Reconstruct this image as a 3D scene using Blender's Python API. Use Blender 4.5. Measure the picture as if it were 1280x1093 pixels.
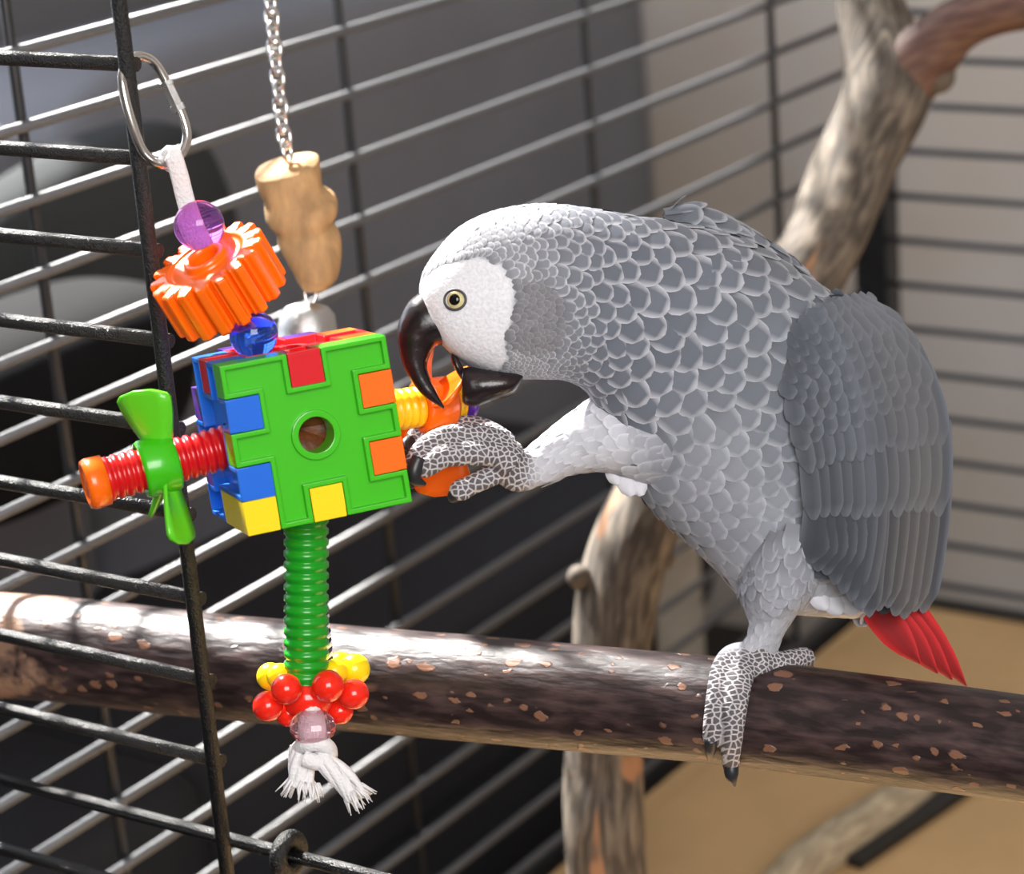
import bpy, bmesh, math, random
from math import pi, sin, cos, sqrt, radians
from mathutils import Vector, Matrix
from mathutils.bvhtree import BVHTree

random.seed(7)
for o in list(bpy.data.objects): bpy.data.objects.remove(o)
scene = bpy.context.scene
COL = scene.collection

# ------------------------------------------------------------------ camera
CAMZ = 1.25
FPX, PITCH, ROLL, YAW = 3143.8, 0.3245, -0.0785, 0.6044
F = Vector((0, cos(PITCH), -sin(PITCH)))
_R0 = Vector((1, 0, 0)); _U0 = _R0.cross(F)
R = _R0 * cos(ROLL) + _U0 * sin(ROLL)
U = -_R0 * sin(ROLL) + _U0 * cos(ROLL)
CAM = Vector((0, 0, CAMZ))
cd = bpy.data.cameras.new('camera'); cam = bpy.data.objects.new('camera', cd); COL.objects.link(cam)
cam.matrix_world = Matrix(((R.x, U.x, -F.x, 0), (R.y, U.y, -F.y, 0), (R.z, U.z, -F.z, CAMZ), (0, 0, 0, 1)))
cd.sensor_width = 36; cd.sensor_fit = 'HORIZONTAL'; cd.lens = FPX / 1280 * 36
cd.clip_start = .05; cd.clip_end = 60
cd.dof.use_dof = True; cd.dof.focus_distance = 1.075; cd.dof.aperture_fstop = 9
scene.camera = cam

def P(x, y, d):                       # photo pixel + depth along the view axis -> world point
    return CAM + (F + R * ((x - 640) / FPX) - U * ((y - 546.5) / FPX)) * d
def proj(p):
    q = p - CAM; d = q.dot(F)
    return 640 + FPX * q.dot(R) / d, 546.5 - FPX * q.dot(U) / d, d
VA = Vector((sin(YAW), cos(YAW), 0))   # along the cage side wall, away from the opening
VB = Vector((cos(YAW), -sin(YAW), 0))  # along the cage front and back
def on_plane(x, y, n, d):
    r = F + R * ((x - 640) / FPX) - U * ((y - 546.5) / FPX)
    return CAM + r * (d / r.dot(n))

# ------------------------------------------------------------------ light
w = bpy.data.worlds.new('world'); scene.world = w; w.use_nodes = True
w.node_tree.nodes['Background'].inputs[0].default_value = (.80, .88, 1, 1)
w.node_tree.nodes['Background'].inputs[1].default_value = 4.0
_az = YAW + radians(25)
SUN = Vector((-cos(_az) * cos(radians(45)), sin(_az) * cos(radians(45)), sin(radians(45))))
ld = bpy.data.lights.new('sun', 'SUN'); ld.energy = 28; ld.angle = radians(2); ld.color = (1, .97, .92)
so = bpy.data.objects.new('sun', ld); COL.objects.link(so); so.rotation_euler = SUN.to_track_quat('Z', 'Y').to_euler()
ld = bpy.data.lights.new('room_window_light', 'AREA'); ld.shape = 'RECTANGLE'; ld.size = 1.6; ld.size_y = 1.3; ld.energy = 85; ld.color = (1, .98, .96)
lo = bpy.data.objects.new('room_window_light', ld); COL.objects.link(lo); lo.location = (.35, -1.5, 2.2)
lo.rotation_euler = (Vector(lo.location) - Vector((.05, 1.1, .9))).to_track_quat('Z', 'Y').to_euler()
ld = bpy.data.lights.new('window_portal', 'AREA'); ld.shape = 'RECTANGLE'; ld.size = 1.9; ld.size_y = 1.9; ld.cycles.is_portal = True
po = bpy.data.objects.new('window_portal', ld); COL.objects.link(po); po.location = VA * 1.42 - VB * 1.93 + Vector((0, 0, 1.9))
po.rotation_euler = (Matrix((VA, Vector((0, 0, 1)), VA.cross(Vector((0, 0, 1))))).transposed()).to_euler()
vs = scene.view_settings
vs.view_transform = 'Standard'; vs.look = 'None'; vs.gamma = 1; vs.use_curve_mapping = False; vs.exposure = 0.0

# ------------------------------------------------------------------ helpers
def lin(c):
    return tuple(((v / 255) / 12.92 if v / 255 <= .04045 else ((v / 255 + .055) / 1.055) ** 2.4) for v in c[:3]) + (1,)

class NT:
    def __init__(s, m): s.t = m.node_tree; s.b = s.t.nodes['Principled BSDF']
    def n(s, kind, **k):
        nd = s.t.nodes.new(kind)
        for a, v in k.items():
            if hasattr(nd, a) and a not in ('Scale',): setattr(nd, a, v)
        return nd
    def l(s, a, b): s.t.links.new(a, b)

def mat(name, col, rough=.5, metal=0, bump=0, bscale=200, var=0, vscale=40, trans=0, ior=1.45, stretch=None, coat=0, sss=0, var_col=None, spec=.5):
    m = bpy.data.materials.new(name); m.use_nodes = True; t = NT(m); b = t.b
    b.inputs['Base Color'].default_value = col; b.inputs['Roughness'].default_value = rough
    b.inputs['Metallic'].default_value = metal; b.inputs['IOR'].default_value = ior
    b.inputs['Transmission Weight'].default_value = trans; b.inputs['Coat Weight'].default_value = coat
    b.inputs['Specular IOR Level'].default_value = spec
    if sss: b.inputs['Subsurface Weight'].default_value = sss; b.inputs['Subsurface Scale'].default_value = .004
    co = None
    if bump or var:
        tc = t.n('ShaderNodeTexCoord'); mp = t.n('ShaderNodeMapping'); t.l(tc.outputs['Object'], mp.inputs[0])
        if stretch: mp.inputs['Scale'].default_value = stretch
        co = mp.outputs[0]
    if var:
        nz = t.n('ShaderNodeTexNoise'); nz.inputs['Scale'].default_value = vscale; nz.inputs['Detail'].default_value = 5
        t.l(co, nz.inputs[0])
        mx = t.n('ShaderNodeMix', data_type='RGBA'); mx.inputs[6].default_value = col
        mx.inputs[7].default_value = var_col or tuple(c * (1 - var) for c in col[:3]) + (1,)
        rp = t.n('ShaderNodeValToRGB'); rp.color_ramp.elements[0].position = .35; rp.color_ramp.elements[1].position = .65
        t.l(nz.outputs[0], rp.inputs[0]); t.l(rp.outputs[0], mx.inputs[0]); t.l(mx.outputs[2], b.inputs['Base Color'])
    if bump:
        nz = t.n('ShaderNodeTexNoise'); nz.inputs['Scale'].default_value = bscale; nz.inputs['Detail'].default_value = 4
        t.l(co, nz.inputs[0])
        bp = t.n('ShaderNodeBump'); bp.inputs['Strength'].default_value = bump; bp.inputs['Distance'].default_value = .001
        t.l(nz.outputs[0], bp.inputs['Height']); t.l(bp.outputs[0], b.inputs['Normal'])
    return m

ORG = {}
def empty(name, loc, label, cat, group=None):
    o = bpy.data.objects.new(name, None); COL.objects.link(o); o.location = loc; o.empty_display_size = .01
    o['label'] = label; o['category'] = cat
    if group: o['group'] = group
    ORG[o.name] = Vector(loc); return o
def tag(o, label, cat, group=None):
    o['label'] = label; o['category'] = cat
    if group: o['group'] = group
def mk(name, vf, m, parent=None, smooth=True, loc=None):
    """vf = (verts, faces) in world space -> one object; its origin is the parent's (or loc)"""
    v, f = vf
    org = ORG[parent.name] if parent else (Vector(loc) if loc is not None else sum((Vector(q) for q in v), Vector()) / len(v))
    me = bpy.data.meshes.new(name); me.from_pydata([tuple(Vector(q) - org) for q in v], [], f)
    if smooth: me.polygons.foreach_set('use_smooth', [True] * len(me.polygons))
    if isinstance(m, (list, tuple)):
        for k in m: me.materials.append(k)
    elif m: me.materials.append(m)
    me.update()
    o = bpy.data.objects.new(name, me); COL.objects.link(o)
    if parent: o.parent = parent
    else: o.location = org
    ORG[o.name] = org
    return o
def join(*vfs):
    V, Fc = [], []
    for v, f in vfs:
        n = len(V); V += list(v); Fc += [tuple(i + n for i in q) for q in f]
    return V, Fc
def frame(t, up=None):
    t = t.normalized(); up = up or (Vector((0, 0, 1)) if abs(t.z) < .9 else Vector((1, 0, 0)))
    a = up.cross(t).normalized(); return a, t.cross(a).normalized()
def tube(pts, rad, seg=12, closed=False, cap=True, up=None, squash=1.0):
    pts = [Vector(p) for p in pts]; n = len(pts)
    if not hasattr(rad, '__len__'): rad = [rad] * n
    V, Fc = [], []; a = None
    for i in range(n):
        t = (pts[(i + 1) % n] - pts[i - 1]) if closed else (pts[min(i + 1, n - 1)] - pts[max(i - 1, 0)])
        t.normalize()
        if a is None: a, b = frame(t, up)
        else:
            a = (a - t * a.dot(t)).normalized(); b = t.cross(a)
        for k in range(seg):
            q = 2 * pi * k / seg; V.append(pts[i] + (a * cos(q) + b * sin(q) * squash) * rad[i])
    for i in range(n if closed else n - 1):
        j = (i + 1) % n
        for k in range(seg):
            l = (k + 1) % seg; Fc.append((i * seg + k, i * seg + l, j * seg + l, j * seg + k))
    if cap and not closed:
        Fc.append(tuple(range(seg))[::-1]); Fc.append(tuple((n - 1) * seg + k for k in range(seg)))
    return V, Fc
def spline(pts, n):                       # catmull-rom through vectors (any dimension tuples)
    pts = [tuple(p) for p in pts]; out = []; m = len(pts)
    for i in range(n):
        t = i / (n - 1) * (m - 1); k = min(int(t), m - 2); u = t - k
        p0, p1, p2, p3 = pts[max(k - 1, 0)], pts[k], pts[k + 1], pts[min(k + 2, m - 1)]
        out.append(tuple(.5 * (2 * b + (c - a) * u + (2 * a - 5 * b + 4 * c - d) * u * u + (3 * b - a - 3 * c + d) * u ** 3) for a, b, c, d in zip(p0, p1, p2, p3)))
    return out
def lathe(o, ax, prof, seg=24, up=None):   # prof: (distance along axis, radius)
    ax = ax.normalized(); a, b = frame(ax, up); V, Fc = [], []
    for z, r in prof:
        for k in range(seg):
            q = 2 * pi * k / seg; V.append(o + ax * z + (a * cos(q) + b * sin(q)) * max(r, 1e-6))
    for i in range(len(prof) - 1):
        for k in range(seg):
            l = (k + 1) % seg; Fc.append((i * seg + k, i * seg + l, (i + 1) * seg + l, (i + 1) * seg + k))
    if prof[0][1] > 1e-5: Fc.append(tuple(range(seg))[::-1])
    if prof[-1][1] > 1e-5: Fc.append(tuple((len(prof) - 1) * seg + k for k in range(seg)))
    return V, Fc
def ball(c, r, nu=20, nv=14, ax=None, sq=1.0):
    ax = ax or Vector((0, 0, 1))
    return lathe(Vector(c), ax, [(-cos(pi * i / nv) * r * sq, sin(pi * i / nv) * r) for i in range(nv + 1)], nu)
def box(o, ex, ey, ez):                    # o = centre, half vectors
    V = [o + ex * i + ey * j + ez * k for i in (-1, 1) for j in (-1, 1) for k in (-1, 1)]
    return V, [(0, 1, 3, 2), (4, 6, 7, 5), (0, 4, 5, 1), (2, 3, 7, 6), (0, 2, 6, 4), (1, 5, 7, 3)]
def bevel(o, wd, seg=2):
    bm = bmesh.new(); bm.from_mesh(o.data)
    bmesh.ops.remove_doubles(bm, verts=bm.verts, dist=1e-7)
    bmesh.ops.recalc_face_normals(bm, faces=bm.faces)
    e = [x for x in bm.edges if len(x.link_faces) == 2 and x.calc_face_angle(0) > .6]
    bmesh.ops.bevel(bm, geom=e, offset=wd, segments=seg, affect='EDGES', profile=.6)
    bm.to_mesh(o.data); bm.free(); return o

# ------------------------------------------------------------------ materials
M = {}
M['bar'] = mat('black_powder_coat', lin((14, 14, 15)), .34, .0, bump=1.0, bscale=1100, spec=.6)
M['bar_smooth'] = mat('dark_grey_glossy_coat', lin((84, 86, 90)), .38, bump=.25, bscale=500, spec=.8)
M['bar_shaded'] = mat('shaded_bar_coat', lin((40, 41, 44)), .45, spec=.6)  # vertical bars: bar coat darkened in colour, as they catch no top light
M['rail'] = mat('black_rail_coat', lin((26, 27, 29)), .4)
M['steel'] = mat('polished_steel', (.72, .70, .68, 1), .18, 1.0)
M['steel_dull'] = mat('brushed_steel', (.62, .62, .62, 1), .35, 1.0, bump=.3, bscale=1500)
def plastic(n, c, r=.28): M[n] = mat('plastic_' + n, lin(c), r, coat=.25, sss=.0)
plastic('green', (62, 186, 20)); plastic('green_tube', (22, 150, 30)); plastic('lime', (96, 205, 36)); plastic('red', (212, 14, 30)); plastic('red_tube', (205, 18, 22))
plastic('blue', (22, 104, 218)); plastic('orange', (255, 108, 10)); plastic('yellow', (250, 218, 20)); plastic('purple', (84, 38, 150)); plastic('ball_red', (238, 40, 22), .18); plastic('tube_yellow', (255, 196, 10))
M['bead_purple'] = mat('clear_purple', (.62, .22, .86, 1), .04, trans=.95, ior=1.4)
M['bead_blue'] = mat('clear_blue', (.05, .18, .95, 1), .04, trans=.9, ior=1.4)
M['bead_pink'] = mat('clear_pink', (.98, .66, .76, 1), .05, trans=.92, ior=1.45)
M['cotton'] = mat('white_cotton', lin((236, 234, 236)), .9, bump=.8, bscale=900)
M['wood_block'] = mat('pale_wood', lin((196, 156, 108)), .75, bump=.8, bscale=260, var=.4, vscale=110, stretch=(1, 1, .3))
M['nut'] = mat('nut_shell', lin((120, 66, 34)), .5, bump=.6, bscale=300, var=.5, vscale=150)
M['nut_pale'] = mat('nut_flesh', lin((225, 210, 190)), .7, bump=.4, bscale=300)
M['beak'] = mat('black_horn', lin((20, 18, 20)), .25, bump=.3, bscale=260, var=.6, vscale=120, var_col=lin((40, 27, 29)), spec=.6)
M['claw'] = mat('dark_claw', lin((40, 40, 44)), .35)
M['iris'] = mat('pale_yellow_iris', lin((226, 214, 160)), .25, var=.15, vscale=900, coat=.6)
M['pupil'] = mat('black_pupil', (.004, .004, .004, 1), .08)
M['lid'] = mat('dark_eye_rim', lin((70, 66, 68)), .5)

# ------------------------------------------------------------------ room
UN = .95
H_BAR = .0419 * UN
DA, DC, DB_ = UN, .7209 * 1.1203 * UN, 2.0434 * UN       # cage planes: side, front, back
EC = -.6646 * 1.1203 * UN
FLOOR_Z = CAMZ - .898
def W(a, b, z): return VA * a + VB * b + Vector((0, 0, z))
WL = -1.9                                                # window wall, measured along VB
WR = DB_ + .60                                           # wall behind the cage
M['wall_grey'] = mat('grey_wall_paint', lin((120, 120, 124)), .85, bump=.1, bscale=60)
M['wall_beige'] = mat('greige_wall_paint', lin((214, 207, 203)), .85, var=.10, vscale=3, var_col=lin((206, 194, 180)))
M['room_floor'] = mat('dark_floor', lin((60, 56, 54)), .6, var=.3, vscale=8)
def slab(name, rects, n0, n1, mm, axis):
    vf = []
    for u0, u1, z0, z1 in rects:
        if axis == 'b': c = W((u0 + u1) / 2, (n0 + n1) / 2, (z0 + z1) / 2); e = (VA * ((u1 - u0) / 2), VB * ((n1 - n0) / 2), Vector((0, 0, (z1 - z0) / 2)))
        else: c = W((n0 + n1) / 2, (u0 + u1) / 2, (z0 + z1) / 2); e = (VA * ((n1 - n0) / 2), VB * ((u1 - u0) / 2), Vector((0, 0, (z1 - z0) / 2)))
        vf.append(box(c, *e))
    o = mk(name, join(*vf), mm, smooth=False); o['kind'] = 'structure'; return o
CEIL = 3.2
slab('wall_left', [(-2.7, .6, 0, CEIL), (2.24, WR + .1, 0, CEIL), (.6, 1.70, 0, 1.02), (1.70, 2.24, 0, 1.83), (.6, 1.56, 2.75, CEIL), (1.56, 2.24, 2.36, CEIL)], WL - .1, WL, M['wall_grey'], 'b')  # unseen window opening, stepped to limit where the sun falls on bird and bars
slab('wall_right', [(-2.7, WR + .1, 0, CEIL)], 2.2, 2.3, M['wall_beige'], 'b')
slab('wall_front', [(WL - .1, 2.3, 0, CEIL)], -2.8, -2.7, M['wall_beige'], 'a')
o = mk('ceiling', box(W(-.05, .15, CEIL + .03), VA * 2.9, VB * 2.3, Vector((0, 0, .03))), M['wall_beige'], smooth=False); o['kind'] = 'structure'
slab('wall_back', [(WL - .1, 2.3, 0, CEIL)], WR, WR + .1, M['wall_beige'], 'a')
o = mk('floor', box(W(-.05, .15, -.02), VA * 2.9, VB * 2.3, Vector((0, 0, .02))), M['room_floor'], smooth=False); o['kind'] = 'structure'

# sofa between the cage and the window wall
M['sofa'] = mat('dark_grey_upholstery', lin((116, 117, 124)), .7, bump=.2, bscale=400, var=.12, vscale=6)
M['pillow'] = mat('light_grey_fabric', lin((62, 64, 65)), .95, bump=.3, bscale=500, spec=.1)
M['bag'] = mat('black_bag_fabric', lin((20, 20, 22)), .9, bump=.3, bscale=300, spec=.15)
M['sofa_seat'] = mat('charcoal_upholstery', lin((52, 52, 56)), .85, bump=.2, bscale=400, spec=.2)
def soft(c, ex, ey, ez, p=4, nu=28, nv=16):          # superellipsoid cushion
    V, Fc = [], []
    sg = lambda v: math.copysign(abs(v) ** (2 / p), v)
    for i in range(nv + 1):
        ph = -pi / 2 + pi * i / nv
        for k in range(nu):
            th = 2 * pi * k / nu; V.append(c + ex * (sg(cos(ph)) * sg(cos(th))) + ey * (sg(cos(ph)) * sg(sin(th))) + ez * sg(sin(ph)))
    for i in range(nv):
        for k in range(nu): l = (k + 1) % nu; Fc.append((i * nu + k, i * nu + l, (i + 1) * nu + l, (i + 1) * nu + k))
    return V, Fc
Z1 = Vector((0, 0, 1))
sofa = empty('sofa', W(1.5, -1.4, 0), 'dark grey upholstered sofa with its seat towards the birdcage', 'sofa')
mk('seat_base', soft(W(1.25, -1.38, .17), VA * .78, VB * .23, Z1 * .15, 8), M['sofa_seat'], sofa)
for k in range(2):
    mk('back_cushion', soft(W(1.0 + .97 * k, -1.55, .62), VA * .49, VB * .11, Z1 * .28, 7), M['sofa'], sofa)
    mk('seat_cushion', soft(W(.87 + .77 * k, -1.31, .37), VA * .39, VB * .18, Z1 * .09, 7), M['sofa_seat'], sofa)
mk('backrest', soft(W(1.47, -1.72, .44), VA * 1.02, VB * .07, Z1 * .43, 9), M['sofa'], sofa)
for a_ in (.42,): mk('armrest', soft(W(a_, -1.38, .30), VA * .045, VB * .32, Z1 * .28, 6), M['sofa'], sofa)
o = mk('pillow', soft(on_plane(95, 330, VB, -1.37), VA * .17 + Z1 * .03, VB * .05, Z1 * .085 - VA * .03, 3), M['pillow']); tag(o, 'light grey pillow leaning on the sofa back', 'pillow')
o = mk('black_bag', soft(on_plane(30, 500, VB, -1.25), VA * .14, VB * .08, Z1 * .065 + VA * .02, 3.2), M['bag']); tag(o, 'black fabric bag lying on the sofa seat', 'bag')
M['post'] = mat('pale_post_wood', lin((176, 164, 148)), .8, var=.2, vscale=30)
pp = P(846, 740, 2.25)
o = mk('wooden_post', box(Vector((pp.x, pp.y, .275)), Vector((.021, 0, 0)), Vector((0, .021, 0)), Vector((0, 0, .275))), M['post'], smooth=False); tag(bevel(o, .003), 'pale wooden post standing outside the birdcage behind the branch', 'post')

# ------------------------------------------------------------------ cage
cage = empty('bird_cage', W(DC, -DA, FLOOR_Z - .03), 'large black wire birdcage of horizontal bars around the parrot and its perch', 'cage')
def rod(name, p, q, r, m, seg=10, parent=cage, share=None):
    if share is not None and share.get('me'):
        o = bpy.data.objects.new(name, share['me']); COL.objects.link(o); o.parent = parent; o.location = (p + q) / 2 - ORG[parent.name]; ORG[o.name] = ORG[parent.name]; return o
    c = (p + q) / 2; v, f = tube([p - c, q - c], r, seg)
    me = bpy.data.meshes.new(name); me.from_pydata([tuple(k) for k in v], [], f); me.materials.append(m)
    for pg in me.polygons: pg.use_smooth = len(pg.vertices) == 4
    o = bpy.data.objects.new(name, me); COL.objects.link(o); o.parent = parent; o.location = c - ORG[parent.name]; ORG[o.name] = ORG[parent.name]
    if share is not None: share['me'] = me
    return o
ZT = CAMZ + .30
ZA, ZB, ZC = CAMZ - .2209 * UN, CAMZ - .4641 * UN, CAMZ - .1635 * 1.1203 * UN
sh = {}
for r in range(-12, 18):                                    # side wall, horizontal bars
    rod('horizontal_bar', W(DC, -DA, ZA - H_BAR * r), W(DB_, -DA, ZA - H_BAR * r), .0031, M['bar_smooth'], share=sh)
sh = {}
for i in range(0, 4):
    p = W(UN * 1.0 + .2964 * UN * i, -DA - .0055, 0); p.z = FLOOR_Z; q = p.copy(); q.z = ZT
    rod('vertical_bar', p, q, .0031, M['bar_shaded'], share=sh)
sh = {}
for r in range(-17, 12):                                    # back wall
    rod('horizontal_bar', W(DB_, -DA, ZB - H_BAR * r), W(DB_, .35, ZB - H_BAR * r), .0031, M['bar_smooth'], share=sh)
sh = {}
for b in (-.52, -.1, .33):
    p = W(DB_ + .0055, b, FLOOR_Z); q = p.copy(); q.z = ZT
    rod('vertical_bar', p, q, .0031, M['bar_shaded'], share=sh)
sh = {}
for r in range(-9, 18):                                     # front wall beside the opening
    z = ZC - H_BAR * r
    if z < FLOOR_Z: break
    if r == 9: rod('sill_bar', W(DC + .0048, -DA, z), W(DC + .0048, .35, z), .0033, M['bar'])
    else: rod('horizontal_bar', W(DC + .0048, -DA, z), W(DC + .0048, EC + .0010, z), .0033, M['bar'], share=sh)
rod('edge_bar', W(DC, EC, FLOOR_Z), W(DC, EC, ZT), .0034, M['bar'], 14)
# latch loop hugging the sill bar
lc = on_plane(362, 1078, VA, DC + .0048); zz = ZC - H_BAR * 9; lc.z = zz
mk('latch_loop', tube([lc + (VA * cos(q) + Vector((0, 0, 1)) * sin(q)) * .0075 for q in [2 * pi * i / 20 for i in range(20)]], .0042, 12, closed=True), M['bar'], cage)
for a_, b_ in ((DB_, -DA + .012), (DB_, .35), (DC, -DA)):
    o = mk('corner_post', box(W(a_, b_, (FLOOR_Z + ZT) / 2), VA * .013, VB * .015, Vector((0, 0, (ZT - FLOOR_Z) / 2))), M['rail'], cage, smooth=False)
for p, q in ((W(DC, -DA, 0), W(DB_, -DA, 0)), (W(DB_, -DA, 0), W(DB_, .35, 0)), (W(DC, -DA, 0), W(DC, .35, 0))):
    d = (q - p); n = Vector((-d.y, d.x, 0)).normalized()
    mk('bottom_rail', box((p + q) / 2 + Vector((0, 0, FLOOR_Z - .006)), d / 2, n * .008, Vector((0, 0, .010))), M['rail'], cage, smooth=False)
mk('tray', box(W((DC + DB_) / 2, -.3, FLOOR_Z - .012), VA * ((DB_ - DC) / 2), VB * .65, Vector((0, 0, .006))), M['rail'], cage, smooth=False)
for a_, b_ in ((DC, -DA), (DB_, -DA), (DC, .35), (DB_, .35)):
    mk('leg', box(W(a_, b_, (FLOOR_Z - .016) / 2), VA * .015, VB * .015, Vector((0, 0, (FLOOR_Z - .016) / 2))), M['rail'], cage, smooth=False)
M['liner'] = mat('tan_board', lin((196, 160, 112)), .7, var=.12, vscale=9, bump=.15, bscale=80)
o = mk('floor_liner', box(W((DC + DB_) / 2, -.3, FLOOR_Z - .003), VA * ((DB_ - DC) / 2 - .012), VB * .637, Vector((0, 0, .003))), M['liner'], smooth=False)
tag(o, 'plain tan board lining the bottom of the birdcage', 'liner')

# ------------------------------------------------------------------ branches
def bark(name, dark, mid, spot, spot_amt, peel=None, rough=.45, ridge=.6, su=1.0, left=0, spot_min=.62):
    m = bpy.data.materials.new(name); m.use_nodes = True; t = NT(m); b = t.b
    uv = t.n('ShaderNodeUVMap'); mp = t.n('ShaderNodeMapping'); t.l(uv.outputs[0], mp.inputs[0]); mp.inputs['Scale'].default_value = (30 * su, 130, 1)
    nz = t.n('ShaderNodeTexNoise'); nz.inputs['Scale'].default_value = 1.4; nz.inputs['Detail'].default_value = 7; t.l(mp.outputs[0], nz.inputs[0])
    mx = t.n('ShaderNodeMix', data_type='RGBA'); mx.inputs[6].default_value = dark; mx.inputs[7].default_value = mid
    rp = t.n('ShaderNodeValToRGB'); rp.color_ramp.elements[0].position = .42; rp.color_ramp.elements[1].position = .68
    t.l(nz.outputs[0], rp.inputs[0]); t.l(rp.outputs[0], mx.inputs[0]); col = mx.outputs[2]
    # scattered corky spots
    mp2 = t.n('ShaderNodeMapping'); t.l(uv.outputs[0], mp2.inputs[0]); mp2.inputs['Scale'].default_value = (120, 190, 1)
    nd = t.n('ShaderNodeTexNoise'); nd.inputs['Scale'].default_value = 1.2; nd.inputs['Detail'].default_value = 3; t.l(mp2.outputs[0], nd.inputs[0])
    ad = t.n('ShaderNodeVectorMath', operation='MULTIPLY_ADD'); t.l(nd.outputs[1], ad.inputs[0]); ad.inputs[1].default_value = (.9, .9, 0); t.l(mp2.outputs[0], ad.inputs[2])
    vo = t.n('ShaderNodeTexVoronoi'); vo.inputs['Scale'].default_value = 1.0; t.l(ad.outputs[0], vo.inputs['Vector'])
    sx = t.n('ShaderNodeSeparateColor'); t.l(vo.outputs['Color'], sx.inputs[0])
    t0 = t.n('ShaderNodeMath', operation='SUBTRACT'); t.l(sx.outputs[0], t0.inputs[0]); t0.inputs[1].default_value = spot_min; t0.use_clamp = True
    th = t.n('ShaderNodeMath', operation='MULTIPLY'); t.l(t0.outputs[0], th.inputs[0]); th.inputs[1].default_value = spot_amt * 3
    lt = t.n('ShaderNodeMapRange'); t.l(vo.outputs['Distance'], lt.inputs[0]); t.l(th.outputs[0], lt.inputs[1]); lt.inputs[3].default_value = 1; lt.inputs[4].default_value = 0
    a2 = t.n('ShaderNodeMath', operation='MULTIPLY'); t.l(th.outputs[0], a2.inputs[0]); a2.inputs[1].default_value = 1.25; t.l(a2.outputs[0], lt.inputs[2])
    m2 = t.n('ShaderNodeMix', data_type='RGBA'); t.l(lt.outputs[0], m2.inputs[0]); t.l(col, m2.inputs[6]); m2.inputs[7].default_value = spot; col = m2.outputs[2]
    if peel:
        mp3 = t.n('ShaderNodeMapping'); t.l(uv.outputs[0], mp3.inputs[0]); mp3.inputs['Scale'].default_value = (9, 16, 1); mp3.inputs['Location'].default_value = (peel[2], .3, 0)
        n3 = t.n('ShaderNodeTexNoise'); n3.inputs['Scale'].default_value = 1.0; n3.inputs['Detail'].default_value = 3; t.l(mp3.outputs[0], n3.inputs[0])
        r3 = t.n('ShaderNodeValToRGB'); r3.color_ramp.elements[0].position = peel[1]; r3.color_ramp.elements[1].position = peel[1] + .03
        t.l(n3.outputs[0], r3.inputs[0]); m3 = t.n('ShaderNodeMix', data_type='RGBA'); t.l(r3.outputs[0], m3.inputs[0]); t.l(col, m3.inputs[6]); m3.inputs[7].default_value = peel[0]; col = m3.outputs[2]
    if left:
        sxy = t.n('ShaderNodeSeparateXYZ'); t.l(uv.outputs[0], sxy.inputs[0]); n4 = t.n('ShaderNodeTexNoise'); n4.inputs['Scale'].default_value = 28; n4.inputs['Detail'].default_value = 4; t.l(uv.outputs[0], n4.inputs[0])
        a4 = t.n('ShaderNodeMath', operation='MULTIPLY_ADD'); t.l(n4.outputs[0], a4.inputs[0]); a4.inputs[1].default_value = .16; t.l(sxy.outputs[0], a4.inputs[2])
        r4 = t.n('ShaderNodeMapRange'); t.l(a4.outputs[0], r4.inputs[0]); r4.inputs[1].default_value = left + .012; r4.inputs[2].default_value = left; m4 = t.n('ShaderNodeMix', data_type='RGBA'); t.l(r4.outputs[0], m4.inputs[0]); t.l(col, m4.inputs[6]); m4.inputs[7].default_value = lin((150, 118, 98)); col = m4.outputs[2]
    t.l(col, b.inputs['Base Color']); b.inputs['Roughness'].default_value = rough
    sm = t.n('ShaderNodeMath', operation='MULTIPLY_ADD'); t.l(lt.outputs[0], sm.inputs[0]); sm.inputs[1].default_value = .5; t.l(nz.outputs[0], sm.inputs[2])
    bp = t.n('ShaderNodeBump'); bp.inputs['Strength'].default_value = ridge; bp.inputs['Distance'].default_value = .0015
    t.l(sm.outputs[0], bp.inputs['Height']); t.l(bp.outputs[0], b.inputs['Normal'])
    return m
def limb(pts, seg, n, wob, seed):
    """pts (Vector, radius) -> irregular tube with metre-scaled uv"""
    rs = random.Random(seed); ph = [(rs.uniform(0, 6.28), rs.uniform(0, 6.28), rs.randint(1, 3), rs.uniform(10, 60)) for _ in range(5)]
    sp = spline([tuple(p) + (r,) for p, r in pts], n); V, Fc, UV = [], [], []
    a = None; L = 0; prev = None
    for i in range(n):
        p = Vector(sp[i][:3]); t = (Vector(sp[min(i + 1, n - 1)][:3]) - Vector(sp[max(i - 1, 0)][:3])).normalized()
        if a is None: a, b = frame(t)
        else: a = (a - t * a.dot(t)).normalized(); b = t.cross(a)
        if prev is not None: L += (p - prev).length
        prev = p; r = sp[i][3]
        for k in range(seg):
            q = 2 * pi * k / seg
            rr = r * (1 + wob * sum(sin(m * q + p1) * sin(fr * L + p2) for p1, p2, m, fr in ph) / 3)
            V.append(p + (a * cos(q) + b * sin(q)) * rr); UV.append((L, q * r))
    for i in range(n - 1):
        for k in range(seg):
            l = (k + 1) % seg; Fc.append((i * seg + k, i * seg + l, (i + 1) * seg + l, (i + 1) * seg + k))
    Fc.append(tuple(range(seg))[::-1]); Fc.append(tuple((n - 1) * seg + k for k in range(seg)))
    return (V, Fc), UV, sp[0][3]
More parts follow.
